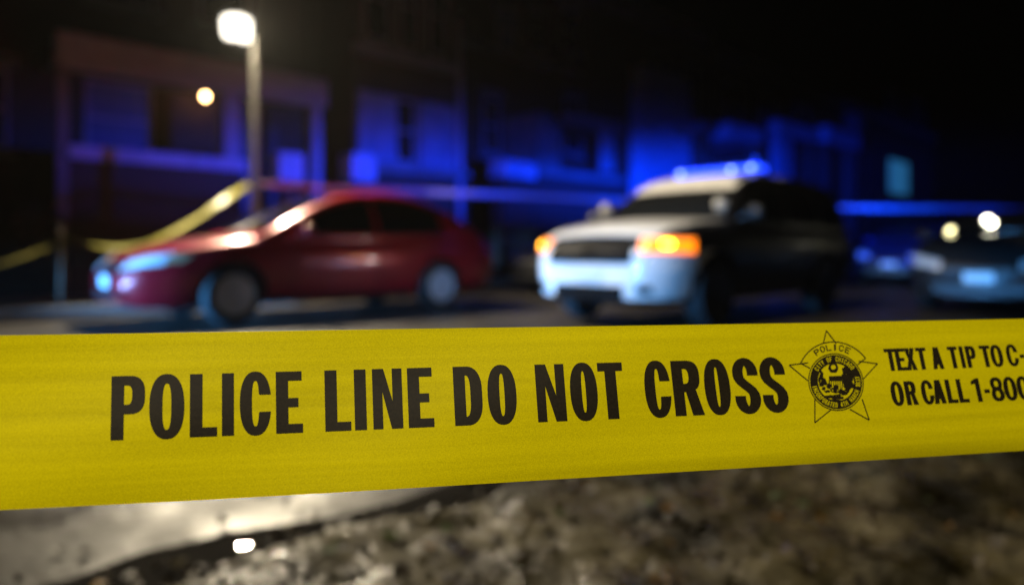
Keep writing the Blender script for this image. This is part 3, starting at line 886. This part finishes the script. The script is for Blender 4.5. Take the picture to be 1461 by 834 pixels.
cp.front('license_plate', 'plate', -.16, .16, .52, .65, nu=4, nv=3, off=.024)
for sy in (1, -1):
    hl = cp.around('headlight', 'lens', sy * 22, sy * 43, .79, .95, .95, nu=10, nv=5, off=.018)
    cp.around('indicator', 'lens_amber_lit', sy * 22.5, sy * 42.5, .80, .94, .95, nu=8, nv=3, off=.026, parent=hl)
    cp.around('bulb', 'lens_amber_core', sy * 30, sy * 33.5, .86, .91, .95, nu=3, nv=3, off=.034, parent=hl)
    cp.rearp('taillight', 'lens_red', sy * .70, sy * .90, .90, 1.08, off=.008)
    cp.front('fog_light', 'black_plastic', sy * .60, sy * .74, .40, .48, nu=4, nv=3, off=.018)
    cp.sidep('sill_trim', 'black_plastic', sy, -.9, 1.05, .29, .38, nu=10, nv=2, off=.004)
cp.around('driving_lamp', 'lens_white_lit', -37, -41, .70, .78, .95, nu=3, nv=3, off=.03)
M['cream_cap'] = mat('dull_lamp_housing', (.20, .19, .165), .4, noise_scale=8, noise_amt=.1)
# pillar spotlights
for sy in (1, -1):
    b = MB(); b.lathe([(.003, -.06), (.05, -.05), (.075, -.01), (.082, .04), (.078, .05), (.003, .055)], 18, axis='Y', origin=(0, 0, 0))
    b.v = [Vector((1.16 + v.y, sy * .80 + v.x, 1.33 + v.z)) for v in b.v]
    sl = b.build('spotlight', 'cream_cap', cp.root, smooth=True)
    MB().tube([(1.13, sy * .80, 1.29), (1.10, sy * .79, 1.10)], .018, 8).build('bracket', 'black_plastic', sl)
# roof light bar
lb = MB().box(-.36, -.08, -.62, .62, 1.79, 1.82).build('light_bar', 'black_plastic', cp.root, bevel=.01)
MB().box(-.33, -.29, -.45, -.41, 1.70, 1.791).box(-.33, -.29, .41, .45, 1.70, 1.791).build('mount', 'black_plastic', lb)
for k in range(6):
    y0 = -.59 + k * .2
    core = k in (0, 4)
    MB().box(-.355, -.085, y0, y0 + .18, 1.822, 1.90).build('lens', 'blue_lit', lb, bevel=.02)
for yk in (-.50, .25, .52):
    MB().lathe([(.002, -.025), (.018, -.018), (.022, 0), (.018, .018), (.002, .025)], 14, origin=(-.06, yk, 1.86)).build('lamp', 'blue_core', lb, smooth=True)
MB().box(-1.3, -1.1, -.03, .03, 1.78, 1.80).tube([(-1.2, 0, 1.79), (-1.24, 0, 2.15)], .006, 6).build('antenna', 'black_plastic', cp.root)

# grey crossover at the right edge
XO = dict(SUV); XO.update(paint='grey_paint', cabin_paint='black_paint')
XO['deck'] = [(-2.4, .9), (-2.3, 1.0), (-1, 1.04), (.6, 1.04), (1.1, 1.04), (1.7, .97), (2.15, .86), (2.36, .76), (2.46, .66), (2.5, .6)]
XO['cabin'] = [(1.25, 1.0), (.95, 1.16), (.6, 1.34), (.25, 1.5), (-.1, 1.6), (-.8, 1.64), (-1.6, 1.62), (-2.1, 1.52), (-2.3, 1.3), (-2.44, 1.0)]
XO['cabin'] = [(a, 1.0 + (z - 1.0) * .68) for a, z in XO['cabin']]; XO['half_w'] = .93; XO['width'] = [(a, b * .93) for a, b in SUV['width']]; XO['mirror_z'] = 1.06
XO['bottom'] = [(-2.5, .4), (-2.3, .28), (-1.6, .2), (1.6, .2), (2.3, .2), (2.5, .25)]
def plain_details(c, P, paint, lens='lens', plate='plate'):
    c.windows(); c.mirrors(paint); c.doors([.84, -.28, -1.24], [-.06, -1.04], paint)
    for sy in (1, -1):
        c.front('headlight', lens, sy * .42, sy * .78, P[0], P[0] + .11, P[0] + .05, P[0] + .19, nu=10, nv=5, off=.010)
        c.rearp('taillight', 'lens_red', sy * .55, sy * .80, .74, .90, off=.008)
    c.front('grille', 'black_plastic', -.38, .38, P[0] - .04, P[0] + .08, nu=8, nv=4, off=.006)
    c.front('air_intake', 'black_plastic', -.5, .5, .29, .38, nu=8, nv=3, off=.006)
    c.front('license_plate', plate, -.16, .16, .42, .54, nu=4, nv=3, off=.016)
cg = Car(XO, 'parked_crossover', 'grey car with dark roof cut off by the right edge of the photo', 'car', 7.63, 10.27, HEAD)
plain_details(cg, (.58,), 'grey_paint')
M['glint_bright'] = mat('bright_lamp_glint', (.9, .9, .8), .2, emit=(1, .95, .72), estr=24)  # glowing patches stand in for lamp glints on the windscreen
M['glint_dim'] = mat('dim_lamp_glint', (.9, .9, .8), .2, emit=(1, .9, .45), estr=9)
cg.front('windscreen_glint', 'glint_bright', -.33, -.27, 1.24, 1.30, nu=2, nv=2, off=.012)
cg.front('windscreen_glint', 'glint_bright', -.24, -.18, 1.18, 1.24, nu=2, nv=2, off=.012)
cg.front('windscreen_glint', 'glint_dim', -.70, -.64, 1.08, 1.14, nu=2, nv=2, off=.012)
# dark blue sedan farther up the road, between police car and grey car
SB = dict(SEDAN); SB.update(paint='blue_paint', cabin_paint='blue_paint')
cb = Car(SB, 'parked_sedan', 'dark blue sedan farther up the road, seen between police SUV and grey car', 'car', 10.6, 17.7, HEAD)
plain_details(cb, (.60,), 'blue_paint')
SK = dict(SEDAN); SK.update(paint='black_paint', cabin_paint='black_paint')
x, y = st(11.4, 8.65)
ck = Car(SK, 'parked_sedan', 'black sedan at the far kerb, its nose just behind the red sedan', 'car', x, y, HEAD)
plain_details(ck, (.60,), 'black_paint', lens='glass', plate='black_plastic')

# ------------------------------------------------------------------ the printed barrier tape in the foreground
def interp(x, pts):
    if x <= pts[0][0]:
        (a, b), (c, d) = pts[0], pts[1]; return b + (d - b) * (x - a) / (c - a)
    for (a, b), (c, d) in zip(pts, pts[1:]):
        if x <= c: return b + (d - b) * (x - a) / (c - a)
    (a, b), (c, d) = pts[-2], pts[-1]; return b + (d - b) * (x - a) / (c - a)
YT = [(0, 478), (300, 473.5), (600, 468.5), (900, 464.5), (1200, 460), (1461, 455)]
YB = [(0, 727.5), (250, 715), (500, 700.8), (750, 685.5), (980, 671.5), (1230, 656), (1461, 641)]
LEAN = [(-600, -.10), (160, -.02), (463, .018), (650, .049), (960, .105), (1265, .19), (1461, .235), (2200, .4)]
TILT = [(-300, -.10), (200, -.13), (700, -.22), (1461, -.27)]
def smooth1(x, pts, w=120):
    return sum(interp(x + k * w / 3, pts) for k in (-3, -2, -1, 0, 1, 2, 3)) / 7
TW = .0762
def tape_pt(a, t, lift=0.0):
    yt, yb = smooth1(a, YT), smooth1(a, YB)
    y = yt + (yb - yt) * t
    x = a + smooth1(a, LEAN) * (y - (yt + yb) / 2)
    D = TW * FPX / (yb - yt)
    Y = D + TW * smooth1(a, TILT) * (t - .5)
    Y += .0008 * math.sin(math.pi * 2.0 * t + a * .002) + .0008 * math.sin(a * .011 + 5 * t)
    if t > .80:                                   # the lower edge curls back towards the right
        k = max(0.0, min(1.0, (a - 560) / 700))
        Y += k * .006 * ((t - .80) / .20) ** 2
    Y -= lift
    return at(x, y, Y)
def tape_material():
    m = bpy.data.materials.new('yellow_barrier_tape'); m.use_nodes = True
    n = m.node_tree.nodes; k = m.node_tree.links; b = n['Principled BSDF']
    tc = n.new('ShaderNodeTexCoord')
    mp = n.new('ShaderNodeMapping'); mp.inputs['Scale'].default_value = (2.0, 2.0, 130)
    mp.inputs['Rotation'].default_value = (0, R(-1.6), 0)
    k.new(tc.outputs['Object'], mp.inputs[0])
    t = n.new('ShaderNodeTexNoise'); t.inputs['Scale'].default_value = 1.2; t.inputs['Detail'].default_value = 4
    k.new(mp.outputs[0], t.inputs['Vector'])
    fine = n.new('ShaderNodeTexNoise'); fine.inputs['Scale'].default_value = 1600; fine.inputs['Detail'].default_value = 2
    k.new(tc.outputs['Object'], fine.inputs['Vector'])
    r = n.new('ShaderNodeValToRGB')
    r.color_ramp.elements[0].position = .25; r.color_ramp.elements[0].color = (.46, .392, .0008, 1)
    r.color_ramp.elements[1].position = .75; r.color_ramp.elements[1].color = (.84, .72, .0012, 1)
    mixv = n.new('ShaderNodeMath'); mixv.operation = 'MULTIPLY_ADD'; mixv.inputs[1].default_value = .55
    k.new(fine.outputs[0], mixv.inputs[0])
    sc = n.new('ShaderNodeMath'); sc.operation = 'MULTIPLY'; sc.inputs[1].default_value = .45
    k.new(t.outputs[0], sc.inputs[0]); k.new(sc.outputs[0], mixv.inputs[2])
    k.new(mixv.outputs[0], r.inputs[0]); k.new(r.outputs[0], b.inputs['Base Color'])
    b.inputs['Roughness'].default_value = .5
    b.inputs['Specular IOR Level'].default_value = .08
    bp = n.new('ShaderNodeBump'); bp.inputs['Strength'].default_value = .12; bp.inputs['Distance'].default_value = .002
    k.new(t.outputs[0], bp.inputs['Height']); k.new(bp.outputs[0], b.inputs['Normal'])
    return m
M['tape'] = tape_material()
M['ink'] = mat('black_tape_print', (.016, .011, .004), .55, spec=.25, noise_scale=900, noise_amt=.35)
b = MB()
As = [-700 + i * 12 for i in range(230)]
NT = 28
for a in As:
    for j in range(NT + 1):
        b.v.append(tape_pt(a, j / NT))
k = len(b.v)
for a in As:
    for j in range(NT + 1):
        p = tape_pt(a, j / NT); p.y += .00015; b.v.append(p)
nn = NT + 1
for i in range(len(As) - 1):
    for j in range(NT):
        q = (i * nn + j, i * nn + j + 1, (i + 1) * nn + j + 1, (i + 1) * nn + j)
        b.f.append(q); b.f.append(tuple(k + z for z in reversed(q)))
    for j in (0, NT):
        a_, c_ = i * nn + j, (i + 1) * nn + j; b.f.append((a_, c_, k + c_, k + a_))
tape = b.build('barrier_tape', 'tape', smooth=True)
tape.data.set_sharp_from_angle(angle=R(60))
tag(tape, 'wide yellow police line tape with black lettering stretched across the foreground', 'barrier tape')

# --- glyphs: lists of loops in a box (0..w) x (0..1), y up; heavy condensed gothic
def sell(cx, cy, rx, ry, a0=0, a1=360, n=36, e=2.35):
    out = []
    for i in range(n + 1):
        a = R(a0 + (a1 - a0) * i / n); c, s_ = math.cos(a), math.sin(a)
        out.append((cx + rx * math.copysign(abs(c) ** (2 / e), c), cy + ry * math.copysign(abs(s_) ** (2 / e), s_)))
    return out
def ribbon2(pts, th):       # stroke of a path with horizontal/vertical thickness th = (tx, ty)
    L_, R_ = [], []
    n = len(pts)
    for i, p in enumerate(pts):
        a = pts[max(i - 1, 0)]; c = pts[min(i + 1, n - 1)]
        dx, dy = c[0] - a[0], c[1] - a[1]; d = math.hypot(dx, dy) or 1
        nx, ny = -dy / d, dx / d
        t = 1 / math.sqrt((nx / th[0]) ** 2 + (ny / th[1]) ** 2) / 1
        L_.append((p[0] + nx * t / 2, p[1] + ny * t / 2)); R_.append((p[0] - nx * t / 2, p[1] - ny * t / 2))
    return L_ + R_[::-1]
def glyph(ch, w, sx=.19, sy=.15):
    B = lambda x0, x1, y0, y1: [(x0, y0), (x1, y0), (x1, y1), (x0, y1)]
    if ch == 'I': return [B(0, w, 0, 1)]
    if ch == 'L': return [[(0, 0), (w, 0), (w, sy), (sx, sy), (sx, 1), (0, 1)]]
    if ch == 'E': return [[(0, 0), (w, 0), (w, sy), (sx, sy), (sx, .42), (w * .84, .42), (w * .84, .42 + sy), (sx, .42 + sy), (sx, 1 - sy), (w * .97, 1 - sy), (w * .97, 1), (0, 1)]]
    if ch == 'F': return [[(0, 0), (sx, 0), (sx, .42), (w * .84, .42), (w * .84, .42 + sy), (sx, .42 + sy), (sx, 1 - sy), (w, 1 - sy), (w, 1), (0, 1)]]
    if ch == 'T': return [[(w / 2 - sx / 2, 0), (w / 2 + sx / 2, 0), (w / 2 + sx / 2, 1 - sy), (w, 1 - sy), (w, 1), (0, 1), (0, 1 - sy), (w / 2 - sx / 2, 1 - sy)]]
    if ch == 'N':
        q = sx * .82
        return [[(0, 0), (q, 0), (q, .62), (w - q * 1.15, 0), (w, 0), (w, 1), (w - q, 1), (w - q, .46), (q * 1.15, 1), (0, 1)]]
    if ch == 'H': return [[(0, 0), (sx, 0), (sx, .43), (w - sx, .43), (w - sx, 0), (w, 0), (w, 1), (w - sx, 1), (w - sx, .58), (sx, .58), (sx, 1), (0, 1)]]
    if ch == 'M':
        q = sx * .8
        return [[(0, 0), (q, 0), (q, .7), (w / 2 - .05, .05), (w / 2 + .05, .05), (w - q, .7), (w - q, 0), (w, 0), (w, 1), (w - q * 1.2, 1), (w / 2, .4), (q * 1.2, 1), (0, 1)]]
    if ch == 'O' or ch == '0':
        sx *= 1.06
        return [sell(w / 2, .5, w / 2, .515)[:-1], sell(w / 2, .5, w / 2 - sx * .97, .515 - sy, e=2.6)[:-1]]
    if ch == 'D':
        rx = w * .55
        out = [(0, 0), (w - rx, 0)] + sell(w - rx, .40, rx, .40, -90, 0, 12)[1:] + sell(w - rx, .60, rx, .40, 0, 90, 12) + [(0, 1)]
        ix = w - sx - (sx + .0)
        rx2 = max(.04, ix * .9)
        cx = w - sx - rx2
        inn = [(sx, sy), (cx, sy)] + sell(cx, .40, rx2, .40 - sy, -90, 0, 10)[1:] + sell(cx, .60, rx2, .40 - sy, 0, 90, 10) + [(sx, 1 - sy)]
        return [out, inn]
    if ch in 'PR':
        rx = w * .5; yb = .40 if ch == 'P' else .42
        ww = w if ch == 'P' else w * .92
        hh = (1 - yb) / 2
        bowl = sell(ww - rx, yb + hh, rx, hh, -90, 90, 22, e=2.8)
        hr = max(.02, min(.085, (ww - 2 * sx) * .8)); cx = ww - sx - hr
        inn = [(sx, yb + sy)] + sell(cx, yb + hh, hr, hh - sy, -90, 90, 14, e=2.8) + [(sx, 1 - sy)]
        if ch == 'P':
            return [[(0, 0), (sx, 0), (sx, yb)] + bowl + [(0, 1)], inn]
        cy, ry = .715, .285
        bo = sell(w * .95 - rx, cy, rx, ry, -48, 90, 20, e=2.8)
        hr = max(.02, min(.085, (w * .95 - 2 * sx) * .8))
        hole = [(sx, cy - ry + sy)] + sell(w * .95 - sx - hr, cy, hr, ry - sy, -90, 90, 14, e=2.8) + [(sx, 1 - sy)]
        return [[(0, 0), (sx, 0), (sx, .43), (sx + .03, .43), (w - sx * 1.06, 0), (w, 0), (w * .78, .475)] + bo + [(0, 1)], hole]
    if ch in 'CG':
        o_ = sell(w / 2, .5, w / 2, .515, 0, 360, 72); i_ = sell(w / 2, .5, w / 2 - sx * .97, .515 - sy, 0, 360, 72, e=2.6)
        up, dn = (.64, .365)
        oo = [p for p in o_ if not (p[0] > w * .55 and dn < p[1] < up)]
        k0 = 0
        # order: start at the upper terminal going round to the lower one
        s0 = sorted(range(len(oo)), key=lambda q: 0)
        a0 = [p for p in o_[:73] if p[1] >= up or p[0] < w * .5]
        top = [p for p in o_[1:37] if p[1] >= up or p[0] <= w * .55]
        bot = [p for p in o_[37:72] if p[1] <= dn or p[0] <= w * .55]
        ti = [p for p in i_[1:37] if p[1] >= up or p[0] <= w * .55]
        bi = [p for p in i_[37:72] if p[1] <= dn or p[0] <= w * .55]
        loop = [(w * .995, up)] + top + bot + [(w * .995, dn), (w - sx * .93, dn)] + bi[::-1] + ti[::-1] + [(w - sx * .93, up)]
        if ch == 'G':
            return [loop, B(w * .55, w, .34, .5)]
        return [loop]
    if ch == 'S' or ch == '3':
        cx = w / 2; rx = w / 2 - sx / 2
        if ch == 'S':
            pts = [(cx + rx * .985, .69)] + [(cx + rx * math.cos(R(a)), .735 + .21 * math.sin(R(a))) for a in range(4, 185, 9)]
            pts += [(cx - rx * .95, .665), (cx - rx * .74, .60), (cx - rx * .30, .535), (cx + rx * .30, .465), (cx + rx * .74, .40), (cx + rx * .95, .335)]
            pts += [(cx + rx * math.cos(R(a)), .265 - .21 * math.sin(R(a))) for a in range(-4, 177, 9)] + [(cx - rx * .985, .32)]
        else:
            pts = [(cx + rx * math.cos(R(a)), .74 + .19 * math.sin(R(a))) for a in range(165, -80, -15)] + [(cx + rx * math.cos(R(a)), .27 + .20 * math.sin(R(a))) for a in range(80, -166, -15)]
        lp = ribbon2(pts, (sx, sy)); n = len(pts)
        return [[lp[i], lp[i + 1], lp[2 * n - 2 - i], lp[2 * n - 1 - i]] for i in range(n - 1)]
    if ch == '8':
        o = [p for p in sell(w / 2, .745, w / 2 * .94, .27, -38, 218, 30)] + [p for p in sell(w / 2, .27, w / 2, .285, 142, 398, 30)]
        return [o, sell(w / 2, .735, w / 2 - sx * .95, .13)[:-1], sell(w / 2, .285, w / 2 - sx * .95, .15)[:-1]]
    if ch == 'X':
        q = sx * 1.12
        return [[(0, 0), (q, 0), (w / 2, .33), (w - q, 0), (w, 0), (w / 2 + q * .48, .5), (w * .98, 1), (w * .98 - q, 1), (w / 2, .67), (q + w * .02, 1), (w * .02, 1), (w / 2 - q * .48, .5)]]
    if ch == 'Y':
        q = sx * 1.1
        return [[(w / 2 - sx / 2, 0), (w / 2 + sx / 2, 0), (w / 2 + sx / 2, .42), (w, 1), (w - q, 1), (w / 2, .6), (q, 1), (0, 1), (w / 2 - sx / 2, .42)]]
    if ch == 'A':
        q = sx * .98; cap = sx * .62
        return [[(0, 0), (q, 0), (q + .035, .2), (w - q - .035, .2), (w - q, 0), (w, 0), (w / 2 + cap, 1), (w / 2 - cap, 1)],
                [(q + .06, .33), (w - q - .06, .33), (w / 2, .80)]]
    if ch == '1':
        return [[(w * .38, 0), (w * .38 + sx, 0), (w * .38 + sx, 1), (w * .38 + sx * .25, 1), (0, .88), (0, .74), (w * .38, .78)]]
    if ch == '4':
        return [[(w * .5, 0), (w * .5 + sx, 0), (w * .5 + sx, .2), (w, .2), (w, .34), (w * .5 + sx, .34), (w * .5 + sx, 1), (w * .45, 1), (0, .36), (0, .2), (w * .5, .2)]]
    if ch == '7': return [[(w * .2, 0), (w * .2 + sx, 0), (w, .85), (w, 1), (0, 1), (0, 1 - sy), (w * .6, 1 - sy)]]
    if ch == '-': return [B(0, w, .36, .52)]
    return []

FS = 220.0
def filled(loops_list):
    """fill sets of closed loops (holes by even-odd) -> verts, faces"""
    cu = bpy.data.curves.new('t', 'CURVE'); cu.dimensions = '2D'; cu.fill_mode = 'BOTH'
    lx = loops_list[0][0][0]
    for lp in loops_list:
        sp = cu.splines.new('POLY'); sp.points.add(len(lp) - 1)
        for i, (x_, y_) in enumerate(lp): sp.points[i].co = (x_ - lx, y_ * FS, 0, 1)
        sp.use_cyclic_u = True
    ob = bpy.data.objects.new('t', cu); C.objects.link(ob)
    dg = bpy.context.evaluated_depsgraph_get()
    me = bpy.data.meshes.new_from_object(ob.evaluated_get(dg))
    bm = bmesh.new(); bm.from_mesh(me)
    for v in bm.verts: v.co.x += lx; v.co.y /= FS
    bpy.data.objects.remove(ob); bpy.data.curves.remove(cu); bpy.data.meshes.remove(me)
    return bm

class Print:
    """flat artwork in tape coordinates: X = photo column a, Y = -t (0..1 of the tape width)"""
    def __init__(s): s.v = []; s.f = []
    def loops(s, lps, step_a=14.0, step_t=.05):
        bm = filled(lps)
        xs = [v.co.x for v in bm.verts]; ys = [v.co.y for v in bm.verts]
        if not xs: bm.free(); return
        x = math.floor(min(xs) / step_a) * step_a
        while x < max(xs):
            bmesh.ops.bisect_plane(bm, geom=bm.verts[:] + bm.edges[:] + bm.faces[:], plane_co=(x, 0, 0), plane_no=(1, 0, 0)); x += step_a
        y = math.floor(min(ys) / step_t) * step_t
        while y < max(ys):
            bmesh.ops.bisect_plane(bm, geom=bm.verts[:] + bm.edges[:] + bm.faces[:], plane_co=(0, y, 0), plane_no=(0, 1, 0)); y += step_t
        bm.verts.index_update()
        k = len(s.v)
        s.v += [(v.co.x, -v.co.y) for v in bm.verts]; s.f += [tuple(v.index + k for v in f.verts) for f in bm.faces]
        bm.free()
    def build(s, name, parent):
        b = MB(); b.v = [tape_pt(a, t, .00022) for a, t in s.v]; b.f = list(s.f)
        me = bpy.data.meshes.new(name); me.from_pydata([tuple(p) for p in b.v], [], b.f)
        me.materials.append(M['ink']); o = bpy.data.objects.new(name, me); C.objects.link(o); o.parent = parent
        return o

def a_of(px, py):            # column on the tape whose ruling passes through the photo pixel
    a = px
    for _ in range(4):
        yt, yb = smooth1(a, YT), smooth1(a, YB)
        a = px - smooth1(a, LEAN) * (py - (yt + yb) / 2)
    return a
def t_of(a, py):
    yt, yb = smooth1(a, YT), smooth1(a, YB); return (py - yt) / (yb - yt)
def put_text(pr, items, t0fn, t1fn, capw, ov=.45, sxf=.20):
    for ch, p0, p1 in items:
        if ch == ' ': continue
        pm_ = (p0 + p1) / 2
        yt, yb = smooth1(pm_, YT), smooth1(pm_, YB)
        t0, t1 = t0fn(pm_), t1fn(pm_)
        ymid = yt + (yb - yt) * (t0 + t1) / 2
        lean_w = abs(smooth1(pm_, LEAN)) * (yb - yt) * (t1 - t0) * ov     # the measured box includes the slant
        a0 = a_of(p0 + lean_w / 2, ymid); a1 = a_of(p1 - lean_w / 2, ymid)
        hpx = (yb - yt) * (t1 - t0)
        w = (a1 - a0) / hpx
        for_lps = glyph(ch, w, sx=sxf)
        lps = [[(a0 + x_ * hpx, -(t1 + (t0 - t1) * y_)) for x_, y_ in lp] for lp in for_lps]
        if ch in 'GS3':
            for q in lps: pr.loops([q])
        else:
            pr.loops(lps)
main = [('P', 158, 206.8), ('O', 212.7, 263), ('L', 270.7, 309.7), ('I', 316.5, 333.6), ('C', 342, 386.8), ('E', 393.4, 432),
        ('L', 463, 500.7), ('I', 505, 523), ('N', 531, 574.7), ('E', 581, 619), ('D', 646.5, 689), ('O', 694.5, 738),
        ('N', 763.7, 808), ('O', 812, 854), ('T', 853, 892), ('C', 918, 959), ('R', 958, 1003.6), ('O', 1003, 1044), ('S', 1044.5, 1085.7), ('S', 1083.5, 1125)]
pr = Print()
put_text(pr, main, lambda p: .249 - .006 * (p - 160) / 950, lambda p: .624 - .004 * (p - 160) / 950, None)
pr.build('lettering', tape)
tip1 = [('T', 1263, 1280), ('E', 1278, 1293), ('X', 1291.5, 1307), ('T', 1308, 1323), ('A', 1329, 1345), ('T', 1353.5, 1367.5), ('I', 1370, 1376), ('P', 1378.5, 1393), ('T', 1399, 1414.5), ('O', 1413.5, 1431), ('C', 1436, 1453), ('-', 1454.5, 1461.5), ('T', 1465, 1480)]
tip2 = [('O', 1271, 1289.5), ('R', 1291.5, 1308.5), ('C', 1314.5, 1332.5), ('A', 1331, 1348), ('L', 1350, 1365), ('L', 1366, 1381), ('1', 1387, 1402), ('-', 1404, 1412), ('8', 1413.5, 1432), ('0', 1432, 1451), ('0', 1451, 1470)]
pr = Print()
lin = lambda p, p0, y0, p1, y1: t_of(p, y0 + (y1 - y0) * (p - p0) / (p1 - p0))
put_text(pr, tip1, lambda p: lin(p, 1268, 497.5, 1445, 491.5), lambda p: lin(p, 1268, 529, 1445, 522), None, ov=.05, sxf=.192)
put_text(pr, tip2, lambda p: lin(p, 1280, 544, 1440, 537.5), lambda p: lin(p, 1280, 578, 1440, 570.5), None, ov=.05, sxf=.192)
pr.build('tip_lettering', tape)

# --- star emblem with round seal
em = Print()
def img_loop(pts):           # photo pixels -> tape coordinates
    out = []
    for x_, y_ in pts:
        a = a_of(x_, y_); out.append((a, -t_of(a, y_)))
    return out
def stroke(pts, w):
    L_, R_ = [], []
    n = len(pts)
    for i, p in enumerate(pts):
        a = pts[max(i - 1, 0)]; c = pts[min(i + 1, n - 1)]
        dx, dy = c[0] - a[0], c[1] - a[1]; d = math.hypot(dx, dy) or 1
        L_.append((p[0] - dy / d * w / 2, p[1] + dx / d * w / 2)); R_.append((p[0] + dy / d * w / 2, p[1] - dx / d * w / 2))
    return L_ + R_[::-1]
SC = (1192.8, 544.5)         # seal centre
def P_(zx, zy): return (1110 + zx / 5.5625, 460 + zy / 5.56)
LWD = 1.6
for a, b_, c_ in (((360, 165), (384, 62), (462, 165)), ((240, 318), (88, 336), (238, 460)), ((640, 305), (790, 325), (678, 445)), ((293, 600), (293, 792), (420, 690)), ((570, 685), (725, 772), (668, 605))):
    em.loops([img_loop(stroke([P_(*a), P_(*b_)], LWD))]); em.loops([img_loop(stroke([P_(*b_), P_(*c_)], LWD))])
# seal axes: slightly sheared ellipse
def E_(rad, ang):            # ang 0 = right, 90 = up in the emblem's own frame
    c, s_ = math.cos(R(ang)), math.sin(R(ang))
    return (SC[0] + 38.6 * rad * c - 4.2 * rad * s_ * -1 * -1 + 0, SC[1] - 40.2 * rad * s_ - 1.6 * rad * c)
def ringloop(rad, n=72): return [E_(rad, 360 * i / n) for i in range(n)]
em.loops([img_loop(ringloop(1.02)), img_loop(ringloop(.985))])
em.loops([img_loop(ringloop(.955)), img_loop(ringloop(.665))])
band_o = [E_(1.42, a) for a in range(150, 31, -4)]; band_i = [E_(1.06, a) for a in range(150, 31, -4)]
em.loops([img_loop(stroke(band_o, LWD))])
em.loops([img_loop(stroke([band_o[0], E_(1.04, 150)], LWD))]); em.loops([img_loop(stroke([band_o[-1], E_(1.04, 34)], LWD))])
em_y = MB()
emblem = em
# POLICE in the band, outlined thin
def arc_text(pr_, txt, a0, a1, r0, r1, flip=False, sx=.22, store=None):
    n = len(txt); st_ = (a1 - a0) / max(1, n)
    for i, ch in enumerate(txt):
        if ch == ' ': continue
        w = .62 if ch not in 'I1' else .3
        ac = a0 + st_ * (i + .5)
        aw = abs(st_) * (.80 if ch not in 'I' else .30)
        lps = []
        for lp in glyph(ch, w, sx=sx, sy=.17):
            q = []
            for x_, y_ in lp:
                f = (x_ / w - .5)
                if not flip: q.append(E_(r0 + (r1 - r0) * y_, ac - f * aw))
                else: q.append(E_(r1 + (r0 - r1) * y_, ac + f * aw))
            lps.append(img_loop(q))
        if ch in 'GS3':
            for q in lps: pr_.loops([q])
        else: pr_.loops(lps)
arc_text(em, 'POLICE', 124, 58, 1.12, 1.34, sx=.14)
emb_ob = em.build('star_emblem', tape)
# yellow lettering on the black ring and the shield scene inside
class YPrint(Print):
    def build(s, name, parent):
        me = bpy.data.meshes.new(name); me.from_pydata([tuple(tape_pt(a, t, .00042)) for a, t in s.v], [], list(s.f))
        me.materials.append(M['tape']); o = bpy.data.objects.new(name, me); C.objects.link(o); o.parent = parent
        return o
yp = YPrint()
arc_text(yp, 'CITY OF CHICAGO', 148, 32, .73, .90, sx=.19)
arc_text(yp, 'INCORPORATED 4TH MARCH 1837', 186, 372, .73, .90, flip=True, sx=.19)
yp.build('seal_lettering', emb_ob)
inn = Print()
def blob(cx, cy, rx, ry, seed, n=22, amp=.35):
    return [(cx + rx * math.cos(2 * math.pi * i / n) * (1 + amp * noise.noise(Vector((math.cos(6.283 * i / n) * 1.7, math.sin(6.283 * i / n) * 1.7, seed)))), cy + ry * math.sin(2 * math.pi * i / n) * (1 + amp * noise.noise(Vector((math.cos(6.283 * i / n) * 1.7, math.sin(6.283 * i / n) * 1.7, seed))))) for i in range(n)]
inn.loops([img_loop([P_(x_, y_) for x_, y_ in blob(440, 357, 40, 40, 1, amp=.2)]), img_loop([P_(x_, y_) for x_, y_ in blob(440, 352, 20, 19, 2, amp=.2)])])
sh = [(404, 424), (510, 420), (514, 462), (404, 462)]
inn.loops([img_loop([P_(*q) for q in sh])])
inn.loops([img_loop([P_(*q) for q in stroke([(407, 462), (410, 510), (425, 545), (462, 556), (500, 540), (511, 505), (512, 462)], 9)])])
for xx in (425, 442, 459, 476, 493):
    inn.loops([img_loop([P_(*q) for q in stroke([(xx, 462), (xx + 2, 540)], 6)])])
for i, (cx, cy, rx, ry) in enumerate(((345, 420, 18, 34), (362, 470, 24, 36), (345, 490, 20, 16), (540, 380, 32, 32), (562, 440, 40, 36), (535, 470, 20, 40), (575, 500, 30, 34), (420, 585, 40, 12), (480, 595, 46, 13), (455, 520, 26, 26), (530, 560, 30, 16), (390, 545, 24, 10), (440, 615, 50, 8), (575, 395, 16, 30), (505, 545, 26, 20), (405, 500, 20, 22), (365, 520, 16, 14), (550, 530, 24, 18), (330, 455, 10, 26), (520, 425, 14, 30), (470, 575, 30, 8))):
    inn.loops([img_loop([P_(x_, y_) for x_, y_ in blob(cx, cy, rx, ry, 10 + i, amp=.55)])])
inn.build('seal_picture', emb_ob)

# ------------------------------------------------------------------ damp night air
hz = MB().box(-60, 60, -20, 90, -1.2, 14).build('haze', 'black_plastic')
hz['kind'] = 'stuff'
hm = bpy.data.materials.new('damp_air'); hm.use_nodes = True
n_ = hm.node_tree.nodes
n_.remove(n_['Principled BSDF'])
pv = n_.new('ShaderNodeVolumePrincipled')
pv.inputs['Color'].default_value = (.9, .9, .85, 1); pv.inputs['Density'].default_value = .00035; pv.inputs['Anisotropy'].default_value = .3
hm.node_tree.links.new(pv.outputs[0], n_['Material Output'].inputs['Volume'])
hz.data.materials.clear(); hz.data.materials.append(hm)
